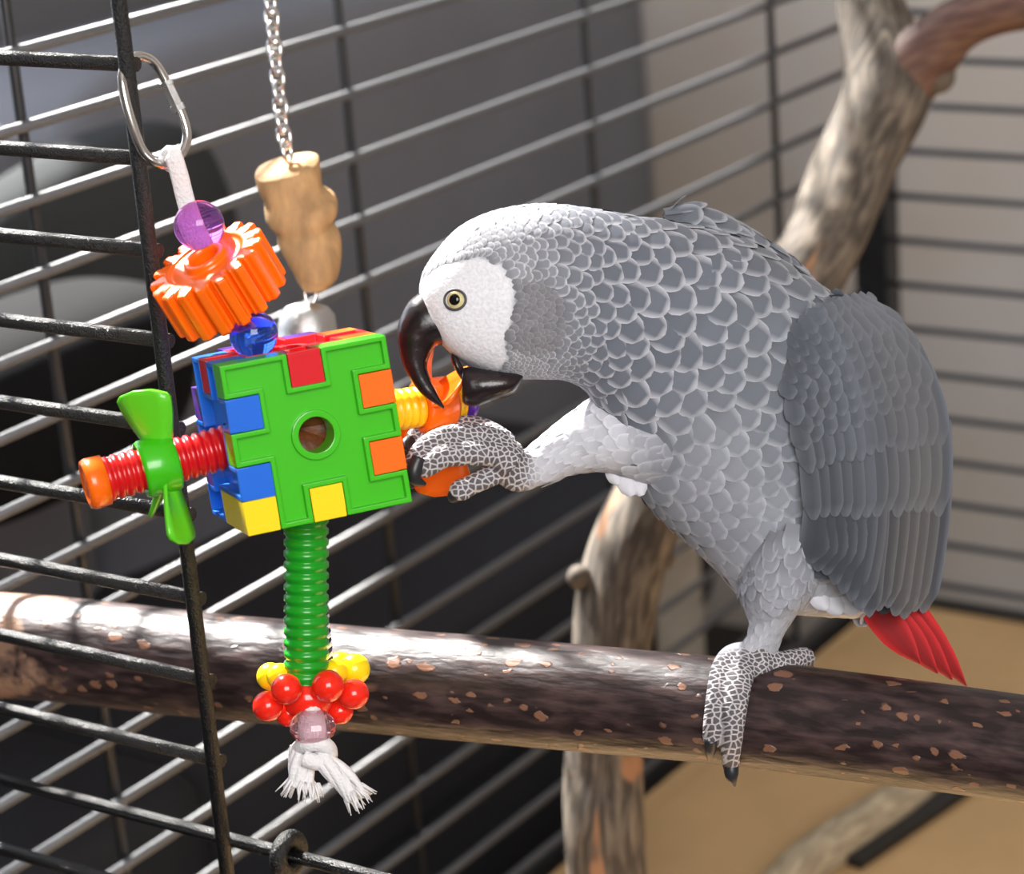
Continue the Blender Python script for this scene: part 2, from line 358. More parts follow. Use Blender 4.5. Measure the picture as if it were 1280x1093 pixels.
def limb_obj(name, pts, m, parent=None, seg=28, n=90, wob=.03, seed=1):
    vf, UV, r0 = limb(pts, seg, n, wob, seed); o = mk(name, vf, m, parent)
    uvl = o.data.uv_layers.new(name='UVMap')
    for pg in o.data.polygons:
        us = [UV[v] for v in pg.vertices]; wrap = max(u[1] for u in us) - min(u[1] for u in us) > 3 * r0 and len(us) == 4
        for li, u in zip(pg.loop_indices, us):
            uvl.data[li].uv = (u[0], u[1] + (2 * pi * r0 if wrap and u[1] < r0 else 0))
    return o
M['bark_dark'] = bark('dark_cherry_bark', lin((34, 23, 24)), lin((76, 58, 57)), lin((128, 90, 70)), .26, (lin((150, 110, 88)), .70, 0), .42, .7, 1.2, .135, .46)
M['bark_grey'] = bark('grey_brown_bark', lin((68, 60, 53)), lin((128, 116, 102)), lin((96, 74, 60)), .22, (lin((160, 116, 84)), .63, 3.1), .85, 1.0)
M['bark_red'] = bark('reddish_bark', lin((84, 56, 48)), lin((124, 94, 80)), lin((96, 70, 58)), .2, None, .6, .5)
PERCH = [(-70, 803, 1.278, .0268), (60, 811, 1.258, .0263), (300, 836, 1.215, .0254), (600, 862, 1.165, .0246), (940, 893, 1.112, .0238), (1280, 937, 1.057, .0226), (1500, 968, 1.02, .022)]
perch = limb_obj('perch_branch', [(P(x, y, d), r) for x, y, d, r in PERCH], M['bark_dark'], seg=40, n=140, wob=.018, seed=4)
tag(perch, 'thick dark brown branch perch with orange flecks on which the parrot stands', 'perch')
def perch_at(x):
    for (x0, y0, d0, r0), (x1, y1, d1, r1) in zip(PERCH, PERCH[1:]):
        if x <= x1: break
    t = (x - x0) / (x1 - x0); return y0 + (y1 - y0) * t, d0 + (d1 - d0) * t, r0 + (r1 - r0) * t
def perch_front(x, y, r):
    yc, d, rr = perch_at(x); t = max(-.97, min(.97, (y - yc) / (rr * FPX / d) )); return d - (rr + r) * sqrt(1 - t * t)

base = P(757, 1093, 1.50); base.z = FLOOR_Z; 
tree = empty('climbing_branch', base, 'forked grey brown tree branch rising behind the parrot', 'branch')
TR = [(base + Vector((0, 0, -.0)), .0255)] + [(P(x, y, d), r) for x, y, d, r in ((757, 1093, 1.50, .0245), (755, 960, 1.50, .0232), (763, 820, 1.505, .0236), (778, 720, 1.515, .0246), (812, 635, 1.53, .0255), (880, 525, 1.56, .0265), (955, 415, 1.59, .027), (1025, 310, 1.62, .0262), (1070, 200, 1.65, .0268), (1110, 105, 1.67, .030), (1092, 20, 1.69, .0235), (1068, -70, 1.71, .021), (1050, -160, 1.73, .02))]
limb_obj('trunk', TR, M['bark_grey'], tree, n=150, wob=.05, seed=9)
limb_obj('side_branch', [(P(x, y, d), r) for x, y, d, r in ((1118, 112, 1.67, .0245), (1160, 66, 1.655, .0215), (1195, 33, 1.64, .0180), (1240, 14, 1.625, .0165), (1300, 2, 1.61, .0165), (1400, -10, 1.59, .016))], M['bark_red'], tree, n=60, wob=.04, seed=3)
for x, y, d, r in ((724, 722, 1.500, .0075), (832, 700, 1.52, .006), (1172, 95, 1.655, .012)):
    mk('knot', ball(P(x, y, d), r, 16, 10), M['bark_grey'], tree)

# wood offcut, black strip added for the shade and gap beside it
def fl(x, y, up=0): return on_plane(x, y, Vector((0, 0, 1)), FLOOR_Z - CAMZ) + Vector((0, 0, up))
M['offcut'] = bark('weathered_wood', lin((150, 134, 110)), lin((196, 180, 150)), lin((120, 110, 96)), .25, None, .8, .5)
o = limb_obj('wood_offcut', [(fl(x, y, .009), r) for x, y, r in ((960, 1125, .009), (1010, 1092, .0165), (1080, 1045, .0165), (1140, 1005, .014), (1172, 982, .008))], M['offcut'], n=50, wob=.06, seed=5)
tag(o, 'pale weathered stick lying on the tan cage liner', 'stick')
o = mk('shade_strip', box((fl(1065, 1085, .004) + fl(1205, 990, .004)) / 2, (fl(1205, 990) - fl(1065, 1085)) / 2, (fl(1205, 990) - fl(1065, 1085)).cross(Vector((0, 0, 1))).normalized() * .008, Vector((0, 0, .004))), M['rail'], smooth=False)
tag(bevel(o, .001), 'flat black strip in place of the shade and gap along the pale stick', 'strip')

# ------------------------------------------------------------------ wooden toy on a chain
toy2 = empty('hanging_wood_toy', P(352, 20, 1.25), 'pale wooden block hanging on a steel chain with a bell below it', 'bird toy')
D2 = 1.25
cp = [(333, -70), (338, 0), (343, 60), (349, 120), (354, 165), (359, 190), (362, 222)]
pth = [Vector(q) for q in spline([tuple(P(x, y, D2)) for x, y in cp], 200)]
tot = sum((pth[i + 1] - pth[i]).length for i in range(199)); pitch = .0074; nl = int(tot / pitch)
acc, k, idx = 0, 0, 0
for i in range(nl):
    tgt = i * pitch
    while acc < tgt and idx < 198: acc += (pth[idx + 1] - pth[idx]).length; idx += 1
    c = pth[idx]; t = (pth[min(idx + 3, 199)] - pth[max(idx - 3, 0)]).normalized(); a, b = frame(t, R)
    s = (a * cos(.5 + i * pi / 2) + b * sin(.5 + i * pi / 2))
    mk('chain_link', tube([c + t * (.0058 * cos(q)) + s * (.0036 * sin(q)) for q in [2 * pi * j / 16 for j in range(16)]], .00115, 8, closed=True), M['steel'], toy2)
def loft_px(pairs, seg=28, n=40, power=2.0, capend=True, dv=F):
    """pairs: (x0,y0, x1,y1, depth, half depth m): rings whose image diameter runs from pt0 to pt1"""
    sp = spline(pairs, n); V, Fc = [], []
    for x0, y0, x1, y1, d, hw in sp:
        p, q = P(x0, y0, d), P(x1, y1, d); c = (p + q) / 2; a = (p - q) / 2
        for k in range(seg):
            th = 2 * pi * k / seg; cs, sn = cos(th), sin(th)
            cs = math.copysign(abs(cs) ** (2 / power), cs); sn = math.copysign(abs(sn) ** (2 / power), sn)
            V.append(c + a * cs - dv * (max(hw, 1e-5) * sn))
    for i in range(n - 1):
        for k in range(seg):
            l = (k + 1) % seg; Fc.append((i * seg + k, (i + 1) * seg + k, (i + 1) * seg + l, i * seg + l))
    if capend: Fc.append(tuple(range(seg))); Fc.append(tuple((n - 1) * seg + k for k in range(seg))[::-1])
    return V, Fc
blk = [(319, 217, 398, 199, D2, .0150), (322, 232, 401, 214, D2, .0155), (330, 250, 404, 236, D2, .0152), (331, 262, 419, 248, D2, .0168), (334, 275, 422, 264, D2, .0168), (345, 288, 416, 279, D2, .0150), (348, 302, 425, 296, D2, .0160), (357, 320, 427, 318, D2, .0158), (366, 335, 424, 340, D2, .0145), (370, 344, 420, 347, D2, .0125), (377, 356, 414, 353, D2, .0105)]
mk('wooden_block', loft_px(blk, 32, 44, 2.4, dv=(F + U * .55).normalized()), M['wood_block'], toy2)
mk('wire_ring', tube([P(388, 366, D2) + U * (.006 * cos(q)) + R * (.0028 * sin(q)) for q in [2 * pi * j / 16 for j in range(16)]], .001, 8, closed=True), M['steel'], toy2)
mk('bell', lathe(P(384, 378, D2), -U, [(0, .001), (.0005, .006), (.002, .0105), (.006, .0138), (.014, .0150), (.020, .0160), (.0215, .0165), (.0215, .015), (.012, .013), (.004, .010)], 32), M['steel_dull'], toy2)

# ------------------------------------------------------------------ plastic toy
import numpy as np
_m = np.array([[210, 42, -52], [-35.5, 214, -21], [48, 31.5, 212]]) / 219.0
_u, _s, _v = np.linalg.svd(_m); _m = _u @ _v
CUBE_PX = (371, 534, 1.058)
F1 = (P(*CUBE_PX) - CAM).normalized(); R1 = F1.cross(U).normalized(); U1 = R1.cross(F1)
EX, EY, EZ = [(R1 * float(_m[0, i]) - U1 * float(_m[1, i]) + F1 * float(_m[2, i])) for i in range(3)]
S = .0705; CC = P(*CUBE_PX)
print('CUBE', [tuple(round(k, 1) for k in proj(CC + EX * (a * S / 2) + EY * (b * S / 2) + EZ * (c * S / 2))[:2]) for a, b, c in ((-1, -1, -1), (-1, 1, -1), (1, 1, -1), (1, -1, -1), (-1, -1, 1), (-1, 1, 1))])
def T(u, v, w): return CC + EX * (u * S) + EY * (v * S) + EZ * (w * S)
toy = empty('plastic_parrot_toy', T(0, 0, 0), 'colourful plastic puzzle cube toy hanging on the cage bar, held by the parrot', 'bird toy')
cube = empty('puzzle_cube', T(0, 0, 0), '', ''); cube.parent = toy; cube.location = (0, 0, 0)
for k_ in ('label', 'category'): del cube[k_]
# panels: local 5x5 grid; border cells are owned by one of the two (three) faces that share them
FACES = {'F': (lambda i, j: (i, j, 0)), 'K': (lambda i, j: (i, j, 4)), 'L': (lambda i, j: (0, j, i)), 'R': (lambda i, j: (4, j, i)), 'T': (lambda i, j: (i, 0, j)), 'D': (lambda i, j: (i, 4, j))}
own = {}
def setrow(cells, s):
    for c, ch in zip(cells, s): own[c] = ch
rg = range(5)
setrow([(i, 0, 4) for i in rg], 'TKTKT'); setrow([(i, 4, 4) for i in rg], 'DKDKD'); setrow([(0, j, 4) for j in rg], 'TKLKL'); setrow([(4, j, 4) for j in rg], 'TKRKD')
setrow([(4, 0, k) for k in rg], 'FRTRT'); setrow([(4, 4, k) for k in rg], 'FDRDD')
setrow([(0, 0, k) for k in rg], 'FLTLT'); setrow([(0, 4, k) for k in rg], 'DDDLL')
setrow([(i, 0, 0) for i in rg], 'FFTFF'); setrow([(i, 4, 0) for i in rg], 'DFDFF')
setrow([(0, j, 0) for j in rg], 'FLFLD'); setrow([(4, j, 0) for j in rg], 'FRFRF')
PC = {'F': 'green', 'L': 'blue', 'T': 'red', 'R': 'orange', 'D': 'yellow', 'K': 'purple'}
def outline(cells):
    ed = {}
    for i, j in cells:
        for (a, b, n) in (((i, j), (i + 1, j), (i, j - 1)), ((i + 1, j), (i + 1, j + 1), (i + 1, j)), ((i + 1, j + 1), (i, j + 1), (i, j + 1)), ((i, j + 1), (i, j), (i - 1, j))):
            if n not in cells: ed[a] = b
    st = min(ed); lp = [st]; c = ed[st]
    while c != st: lp.append(c); c = ed[c]
    out = []
    for k in range(len(lp)):
        p, q, r = lp[k - 1], lp[k], lp[(k + 1) % len(lp)]
        if (q[0] - p[0]) * (r[1] - q[1]) - (q[1] - p[1]) * (r[0] - q[0]) != 0: out.append(q)
    return out
def inset(poly, d):
    n = len(poly); out = []
    for k in range(n):
        p, q, r = poly[k - 1], poly[k], poly[(k + 1) % n]
        a = Vector((q[0] - p[0], q[1] - p[1])).normalized(); b = Vector((r[0] - q[0], r[1] - q[1])).normalized()
        na, nb = Vector((-a.y, a.x)), Vector((-b.y, b.x)); out.append((q[0] + (na.x + nb.x) * d, q[1] + (na.y + nb.y) * d))
    return out
def circ(r, n=32): return [(2.5 + r * cos(2 * pi * k / n), 2.5 + r * sin(2 * pi * k / n)) for k in range(n)]
def prism(loops, z0, z1):              # filled 2-D curve (holes by even-odd) extruded from z0 to z1
    cu = bpy.data.curves.new('c', 'CURVE'); cu.dimensions = '2D'; cu.fill_mode = 'BOTH'; cu.extrude = (z1 - z0) / 2
    for lp in loops:
        s = cu.splines.new('POLY'); s.points.add(len(lp) - 1); s.use_cyclic_u = True
        for pt, q in zip(s.points, lp): pt.co = (q[0], q[1], 0, 1)
    ob = bpy.data.objects.new('c', cu); COL.objects.link(ob)
    me = bpy.data.meshes.new_from_object(ob.evaluated_get(bpy.context.evaluated_depsgraph_get()))
    v = [(q.co.x, q.co.y, q.co.z + (z0 + z1) / 2) for q in me.vertices]; f = [tuple(p.vertices) for p in me.polygons]
    bpy.data.objects.remove(ob); bpy.data.curves.remove(cu); bpy.data.meshes.remove(me); return v, f
def bev(vf, wd):
    me_ = bpy.data.meshes.new('t'); me_.from_pydata(vf[0], [], vf[1]); bm = bmesh.new(); bm.from_mesh(me_); bpy.data.meshes.remove(me_)
    bmesh.ops.remove_doubles(bm, verts=bm.verts, dist=1e-5); bmesh.ops.recalc_face_normals(bm, faces=bm.faces)
    bmesh.ops.dissolve_limit(bm, angle_limit=.02, verts=bm.verts, edges=bm.edges)
    e = [x for x in bm.edges if len(x.link_faces) == 2 and x.calc_face_angle(0) > .6]
    bmesh.ops.bevel(bm, geom=e, offset=wd, segments=2, affect='EDGES', profile=.6); bmesh.ops.triangulate(bm, faces=[f for f in bm.faces if len(f.verts) > 4])
    bm.verts.index_update(); r = ([tuple(v.co) for v in bm.verts], [tuple(v.index for v in f.verts) for f in bm.faces]); bm.free(); return r
for fc, fn in FACES.items():
    cells = {(i, j) for i in rg for j in rg if own.get(fn(i, j), fc) == fc}
    ol = inset(outline(cells), .012)
    hole = .53
    rc = .60 if fc == 'L' else .74
    parts = [prism([ol, circ(hole)], 0, rc + .03), bev(prism([ol, inset(ol, .15)], rc, 1.0), .035)]
    if fc != 'L': parts.append(bev(prism([circ(hole + .20), circ(hole)], rc, rc + .17), .03))
    v, f = join(*parts)
    if fc == 'F': mp_ = lambda x, y, z: T(x / 5 - .5, y / 5 - .5, -.5 + (1 - z) / 5)
    elif fc == 'K': mp_ = lambda x, y, z: T(x / 5 - .5, y / 5 - .5, .5 - (1 - z) / 5)
    elif fc == 'L': mp_ = lambda x, y, z: T(-.5 + (1 - z) / 5, y / 5 - .5, x / 5 - .5)
    elif fc == 'R': mp_ = lambda x, y, z: T(.5 - (1 - z) / 5, y / 5 - .5, x / 5 - .5)
    elif fc == 'T': mp_ = lambda x, y, z: T(x / 5 - .5, -.5 + (1 - z) / 5, y / 5 - .5)
    else: mp_ = lambda x, y, z: T(x / 5 - .5, .5 - (1 - z) / 5, y / 5 - .5)
    o = mk('panel', ([mp_(*q) for q in v], f), M[PC[fc]], cube, smooth=False); o['label'] = PC[fc] + ' crenellated cube panel'
for p_, r_, m_ in (((-.02, .12, -.18), .012, 'nut'), ((.12, .02, -.12), .013, 'nut'), ((.03, -.12, -.15), .0125, 'nut')):
    c = T(*p_); o = mk('pecan_nut', lathe(c, EX + EY * .4, [(-cos(pi * i / 12) * r_ * 1.4, sin(pi * i / 12) * r_ * .8) for i in range(13)], 18), M['nut'])
    tag(o, 'brown nut seen through the round hole of the green cube face', 'nut', 'nuts inside the puzzle cube')

# hanging hardware
ql = [(176, 70, 1.0425), (163, 74, 1.040), (153, 92, 1.035), (156, 120, 1.034), (166, 158, 1.036), (178, 188, 1.039), (194, 203, 1.041), (212, 205, 1.044), (228, 190, 1.048), (234, 170, 1.050), (228, 145, 1.050), (214, 115, 1.049), (201, 90, 1.047), (190, 76, 1.045)]
link = mk('quick_link', tube([P(*q) for q in spline(ql + [ql[0]], 84)[:-1]], .0021, 10, closed=True), M['steel'], toy)
q0, q1 = P(207, 101, 1.048), P(224, 138, 1.050); ax = q1 - q0; ll = ax.length
mk('screw_sleeve', lathe(q0, ax, [(0, .0022), (.0003, .0031), (ll * .16, .0031), (ll * .17, .0027), (ll * .8, .0027), (ll * .81, .0032), (ll, .0032), (ll + .0003, .002)], 6), M['steel_dull'], link, smooth=False)
st = [(206, 208, 1.047), (214, 192, 1.038), (223, 215, 1.040), (232, 250, 1.044), (243, 285, 1.047), (262, 320, 1.048)]
sp = [P(*q) for q in spline(st, 30)]; V, Fc = [], []
for i, p in enumerate(sp):
    t = (sp[min(i + 1, 29)] - sp[max(i - 1, 0)]).normalized(); s = t.cross(F).normalized(); n = s.cross(t)
    for k in range(12):
        q = 2 * pi * k / 12; V.append(p + s * (math.copysign(abs(cos(q)) ** .5, cos(q)) * .0038) + n * (sin(q) * .0016))
Fc = [(i * 12 + k, i * 12 + (k + 1) % 12, (i + 1) * 12 + (k + 1) % 12, (i + 1) * 12 + k) for i in range(29) for k in range(12)]
mk('cotton_strap', (V, Fc), M['cotton'], toy)
mk('purple_bead', ball(P(249, 282, 1.047), .0106, 28, 20), M['bead_purple'], toy)
# spur gear
g0, g1 = P(256, 324, 1.039), P(290, 379, 1.051); gx = (g1 - g0).normalized(); ga, gb = frame(gx, F); V, Fc = [], []
NG, TG = 17, 12
def gear_r(q):
    u = (q / (2 * pi) * NG) % 1; return .0262 if .22 < u < .78 else (.0200 if u < .1 or u > .9 else .0232)
gl = (g1 - g0).length; NN = NG * TG
prof = [(-.0, .0, .86), (-.0, .0, 1.0), (.0, gl, 1.0), (.0, gl, .86)]
hr = .0062
rings = []
for z, fac in ((0, .97), (.0008, 1.0), (gl - .0008, 1.0), (gl, .97)):
    rings.append([g0 + gx * z + (ga * cos(2 * pi * k / NN) + gb * sin(2 * pi * k / NN)) * (gear_r(2 * pi * (k + .5) / NN) * fac) for k in range(NN)])
rings.append([g0 + gx * (gl) + (ga * cos(2 * pi * k / NN) + gb * sin(2 * pi * k / NN)) * .012 for k in range(NN)])
rings.append([g0 + gx * (gl + .005) + (ga * cos(2 * pi * k / NN) + gb * sin(2 * pi * k / NN)) * .0115 for k in range(NN)])
rings.append([g0 + gx * (gl + .005) + (ga * cos(2 * pi * k / NN) + gb * sin(2 * pi * k / NN)) * hr for k in range(NN)])
rings.append([g0 + gx * (.0) + (ga * cos(2 * pi * k / NN) + gb * sin(2 * pi * k / NN)) * hr for k in range(NN)])
rings.append([g0 + gx * (-.0018) + (ga * cos(2 * pi * k / NN) + gb * sin(2 * pi * k / NN)) * (hr + .0005) for k in range(NN)])
rings.append([g0 + gx * (-.0018) + (ga * cos(2 * pi * k / NN) + gb * sin(2 * pi * k / NN)) * (hr + .003) for k in range(NN)])
rings.append([g0 + gx * (.0012) + (ga * cos(2 * pi * k / NN) + gb * sin(2 * pi * k / NN)) * (hr + .0035) for k in range(NN)])
rings.append([g0 + gx * (.0012) + (ga * cos(2 * pi * k / NN) + gb * sin(2 * pi * k / NN)) * .0165 for k in range(NN)])
rings.append([g0 + gx * (.0) + (ga * cos(2 * pi * k / NN) + gb * sin(2 * pi * k / NN)) * .0172 for k in range(NN)])
V = [p for r in rings for p in r]; nr = len(rings)
Fc = [(i * NN + k, i * NN + (k + 1) % NN, ((i + 1) % nr) * NN + (k + 1) % NN, ((i + 1) % nr) * NN + k) for i in range(nr) for k in range(NN)]
gear = mk('spur_gear', (V, Fc), M['orange'], toy, smooth=False); bevel(gear, .0009, 2)
mk('blue_bead', ball(P(317, 418, 1.044), .0102, 28, 20), M['bead_blue'], toy)

def ribbed(p, q, r, amp, n, seg=28):
    ax = q - p; L = ax.length; pr = [(0, r * .6), (0, r)]
    for i in range(n):
        z = L * i / n; d = L / n
        pr += [(z + d * .08, r), (z + d * .25, r + amp), (z + d * .62, r + amp), (z + d * .8, r), (z + d * .98, r - amp * .2)]
    pr += [(L, r), (L, r * .6)]; return lathe(p, ax, pr, seg)
# red bolt with propeller on the left face
b0, b1 = T(-.36, .03, 0), T(-1.19, .03, 0) + EY * .004
bx = (b1 - b0).normalized()
bolt = mk('red_bolt', ribbed(b0, b1, .0086, .0008, 15), M['red_tube'], toy)
mk('bolt_cap', lathe(b1 + bx * -.001, bx, [(0, .008), (0, .0105), (.0065, .0108), (.0085, .0100), (.0088, .0080), (.0078, .0072), (.0078, .0060), (.0084, .0052), (.0084, .0005)], 32), M['orange'], bolt)
def propeller(pc, bx, blades, mh, mb, rin=.0098):
    prop = mk('propeller', lathe(pc - bx * .0075, bx, [(0, rin), (0, rin + .0016), (.001, rin + .0024), (.0135, rin + .0024), (.015, rin + .0016), (.015, rin), (0, rin)], 32), mh, toy)
    for ang, L_, wd, tw in blades:
        dr = (-EY) * cos(ang) + (EZ) * sin(ang); dr = (dr - bx * dr.dot(bx)).normalized(); sd = bx.cross(dr).normalized(); V = []
        for i in range(13):
            t = i / 12; c = pc + dr * (.0090 + L_ * t)
            ww = wd * (.62 + .42 * sin(pi * min(1, t * 1.05) * .55)) * (1 if t < .8 else sqrt(max(.03, 1 - ((t - .8) / .21) ** 2.4)))
            tw_ = tw * (.8 + .25 * t); ch = (sd * cos(tw_) + bx * sin(tw_)); nn = ch.cross(dr)
            for s_ in (-1, -.5, 0, .5, 1): V.append(c + ch * (ww * s_) + nn * (.0011 + .0032 * s_ * s_ * (1 - t)))
            for s_ in (1, .5, 0, -.5, -1): V.append(c + ch * (ww * s_) + nn * (-.0009 + .0032 * s_ * s_ * (1 - t)))
        Fc = [(i * 10 + k, i * 10 + (k + 1) % 10, (i + 1) * 10 + (k + 1) % 10, (i + 1) * 10 + k) for i in range(12) for k in range(10)]
        Fc += [tuple(range(10))[::-1], tuple(120 + k for k in range(10))]
        mk('blade', (V, Fc), mb, prop)
    return prop
propeller(b0 + (b1 - b0) * .60, bx, ((-.15, .024, .0115, .95), (2.2, .026, .0085, .75), (3.55, .026, .0085, .75)), M['green'], M['lime'])
# yellow tube and orange knobbed wheel on the right face
y0, y1 = T(.36, .01, .05), T(1.12, .07, .22); yx = (y1 - y0).normalized()
ytube = mk('yellow_bolt', ribbed(y0, y1, .0083, .0007, 15), M['tube_yellow'], toy)
propeller(y0 + (y1 - y0) * .72, yx, ((.1, .021, .0110, -.85), (2.35, .020, .0110, -.8), (3.2, .031, .0125, -.8), (-1.2, .02, .010, -.8)), M['orange'], M['orange'], .0094)
mk('purple_cap', lathe(y1 - yx * .003, yx, [(0, .006), (0, .0095), (.004, .0098), (.006, .008), (.0062, .002)], 24), M['purple'], ytube)
# green tube below
h0, h1 = T(-.01, .40, 0), P(383, 852, 1.074); hx = (h1 - h0).normalized()
mk('green_bolt', ribbed(h0, h1, .0087, .0009, 17, 32), M['green_tube'], toy)
# braided cord beside it
k0, k1 = P(396, 655, 1.088), P(413, 832, 1.088)
for ph, mm in ((0, 'cord_dark'), (pi, 'cord_white')):
    if mm not in M: M[mm] = mat(mm, lin((44, 30, 84)) if mm == 'cord_dark' else lin((225, 222, 230)), .8)
    kx = (k1 - k0).normalized(); a, b = frame(kx, F)
    mk('cord_strand', tube([k0 + (k1 - k0) * (i / 160) + (a * cos(ph + i * .6) + b * sin(ph + i * .6)) * .00085 for i in range(161)], .00085, 6), M[mm], toy)
# flower of balls
fcn = P(385, 872, 1.075)
hub = mk('red_flower', ball(fcn, .0112, 24, 16, hx, .9), M['ball_red'], toy)
for x, y, d, r in ((358, 862, 1.060, 19.5), (410, 858, 1.060, 20.5), (335, 883, 1.070, 19.5), (442, 868, 1.070, 19.5), (361, 892, 1.080, 17), (425, 889, 1.080, 17)):
    mk('petal_ball', ball(P(x, y, d), r * d / FPX, 24, 16), M['ball_red'], hub)
hub2 = mk('yellow_flower', ball(P(390, 852, 1.086), .0112, 24, 16, hx, .7), M['yellow'], toy)
for x, y, d, r in ((338, 846, 1.088, 17.5), (350, 846, 1.074, 17), (425, 832, 1.106, 17), (443, 837, 1.086, 20), (418, 840, 1.076, 16), (372, 836, 1.11, 17)):
    mk('petal_ball', ball(P(x, y, d), r * d / FPX, 24, 16), M['yellow'], hub2)
mk('pink_bead', lathe(P(391, 910, 1.064) - hx * .0072, hx, [(0, .003), (.0008, .0062), (.004, .0092), (.0062, .0100), (.0078, .0100), (.010, .0090), (.0132, .0062), (.0142, .003)], 14), M['bead_pink'], toy, smooth=False)
mk('rope_core', tube([P(388, 862, 1.073), P(391, 911, 1.064), P(394, 935, 1.066)], .0042, 12), M['cotton'], toy)
def rope(name, px, r0, r1, fr, seed):
    rs = random.Random(seed); sp = [P(*q) for q in spline(px, 24)]; vfs = []
    for s in range(14):
        a0 = rs.uniform(0, 6.28); rad = sqrt(rs.random()); pts = []
        for i, p in enumerate(sp):
            t = i / 23; tn = (sp[min(i + 1, 23)] - sp[max(i - 1, 0)]).normalized(); a, b = frame(tn, F); an = a0 + t * 2.2
            rr = (r0 + (r1 - r0) * t) * rad * (1 + (fr * max(0, t - .72) / .28))
            pts.append(p + (a * cos(an) + b * sin(an) * .75) * rr)
        vfs.append(tube(pts, [.0019 * (1 - .45 * max(0, (i / 23 - .7) / .3)) for i in range(24)], 6))
    end = sp[-1]; tn = (sp[-1] - sp[-4]).normalized(); a, b = frame(tn, F)
    for s in range(46):
        an = rs.uniform(0, 6.28); rad = sqrt(rs.random()) * r1 * (1 + fr); o0 = end + (a * cos(an) + b * sin(an) * .7) * rad - tn * .003
        d = (tn + (a * cos(an) + b * sin(an)) * rad / r1 * .35 + Vector((rs.uniform(-.2, .2), rs.uniform(-.2, .2), rs.uniform(-.2, .2)))).normalized(); L_ = rs.uniform(.004, .009)
        vfs.append(tube([o0, o0 + d * L_ * .5, o0 + d * L_ + Vector((rs.uniform(-1, 1), rs.uniform(-1, 1), -.6)) * .0012], [.0006, .0005, .0002], 5))
    return mk(name, join(*vfs), M['cotton'], toy)
mk('rope_knot', tube([P(*q) for q in spline([(372, 938, 1.072), (385, 930, 1.062), (405, 931, 1.062), (412, 944, 1.068), (398, 953, 1.062), (380, 948, 1.062)], 30)], .0036, 10), M['cotton'], toy)
rope('rope_tail', [(378, 935, 1.07), (376, 955, 1.068), (378, 975, 1.068), (377, 984, 1.068)], .0040, .0046, .5, 2)
rope('rope_tail', [(398, 945, 1.066), (412, 958, 1.062), (430, 975, 1.062), (446, 995, 1.062)], .0034, .0038, .3, 5)

# ------------------------------------------------------------------ the parrot
def col3(c): return Vector(lin(c)[:3])
BD = 1.115                                   # depth of the body's middle plane at the rump; the head comes nearer
# rings: back point, belly point (photo px), depth, half thickness (m)
BODY = [(528, 384, 546, 424, 1.062, .0050), (524, 356, 566, 444, 1.062, .0125), (540, 322, 598, 462, 1.063, .0180), (575, 284, 636, 473, 1.064, .0212),
        (622, 263, 676, 474, 1.066, .0228), (675, 256, 708, 476, 1.070, .0240), (730, 261, 734, 490, 1.076, .0262), (785, 271, 752, 520, 1.084, .0300),
        (835, 279, 770, 556, 1.092, .0345), (888, 290, 786, 588, 1.100, .0385), (940, 308, 806, 622, 1.106, .0410), (990, 338, 832, 652, 1.110, .0425),
        (1038, 370, 862, 680, 1.113, .0425), (1078, 404, 890, 706, 1.115, .0415), (1106, 450, 914, 732, 1.116, .0400), (1120, 510, 935, 752, 1.117, .0380),
        (1124, 580, 958, 764, 1.118, .0340), (1118, 645, 985, 766, 1.120, .0290), (1106, 700, 1015, 768, 1.122, .0220), (1094, 745, 1042, 770, 1.124, .0140), (1088, 762, 1060, 768, 1.125, .006)]
class Loft:
    def __init__(s, rows, n): s.sp = spline(rows, n); s.n = n
    def at(s, t):
        x = max(0, min(.99999, t)) * (s.n - 1); k = int(x); u = x - k
        return [a + (b - a) * u for a, b in zip(s.sp[k], s.sp[k + 1])]
    def pt(s, t, th):
        x0, y0, x1, y1, d, hw = s.at(t); p, q = P(x0, y0, d), P(x1, y1, d)
        return (p + q) / 2 + (p - q) / 2 * cos(th) - F * (max(hw, 1e-5) * sin(th))     # th = pi/2 faces the camera
    def nrm(s, t, th):
        e = .004; a = s.pt(min(t + e, 1), th) - s.pt(max(t - e, 0), th); b = s.pt(t, th + .02) - s.pt(t, th - .02)
        n = b.cross(a).normalized(); x0, y0, x1, y1, d, hw = s.at(t); c = (P(x0, y0, d) + P(x1, y1, d)) / 2
        if n.dot(s.pt(t, th) - c) < 0: n = -n
        return n, a.normalized()
body_l = Loft(BODY, 120)
THIGH = [(1045, 640, 930, 690, 1.104, .030), (1035, 700, 922, 730, 1.102, .0255), (1018, 740, 930, 758, 1.101, .0205), (996, 768, 936, 776, 1.102, .0135), (980, 792, 935, 792, 1.103, .0095), (972, 812, 928, 806, 1.105, .0078), (962, 828, 922, 816, 1.106, .0060)]
thigh_l = Loft(THIGH, 40)
LEG = [(830, 470, 850, 610, 1.098, .026), (785, 486, 812, 606, 1.092, .0215), (752, 492, 785, 598, 1.087, .0175), (722, 510, 752, 590, 1.084, .0135), (690, 534, 715, 594, 1.081, .0102), (664, 556, 684, 606, 1.078, .0082), (645, 566, 658, 610, 1.076, .0072)]
leg_l = Loft(LEG, 40)

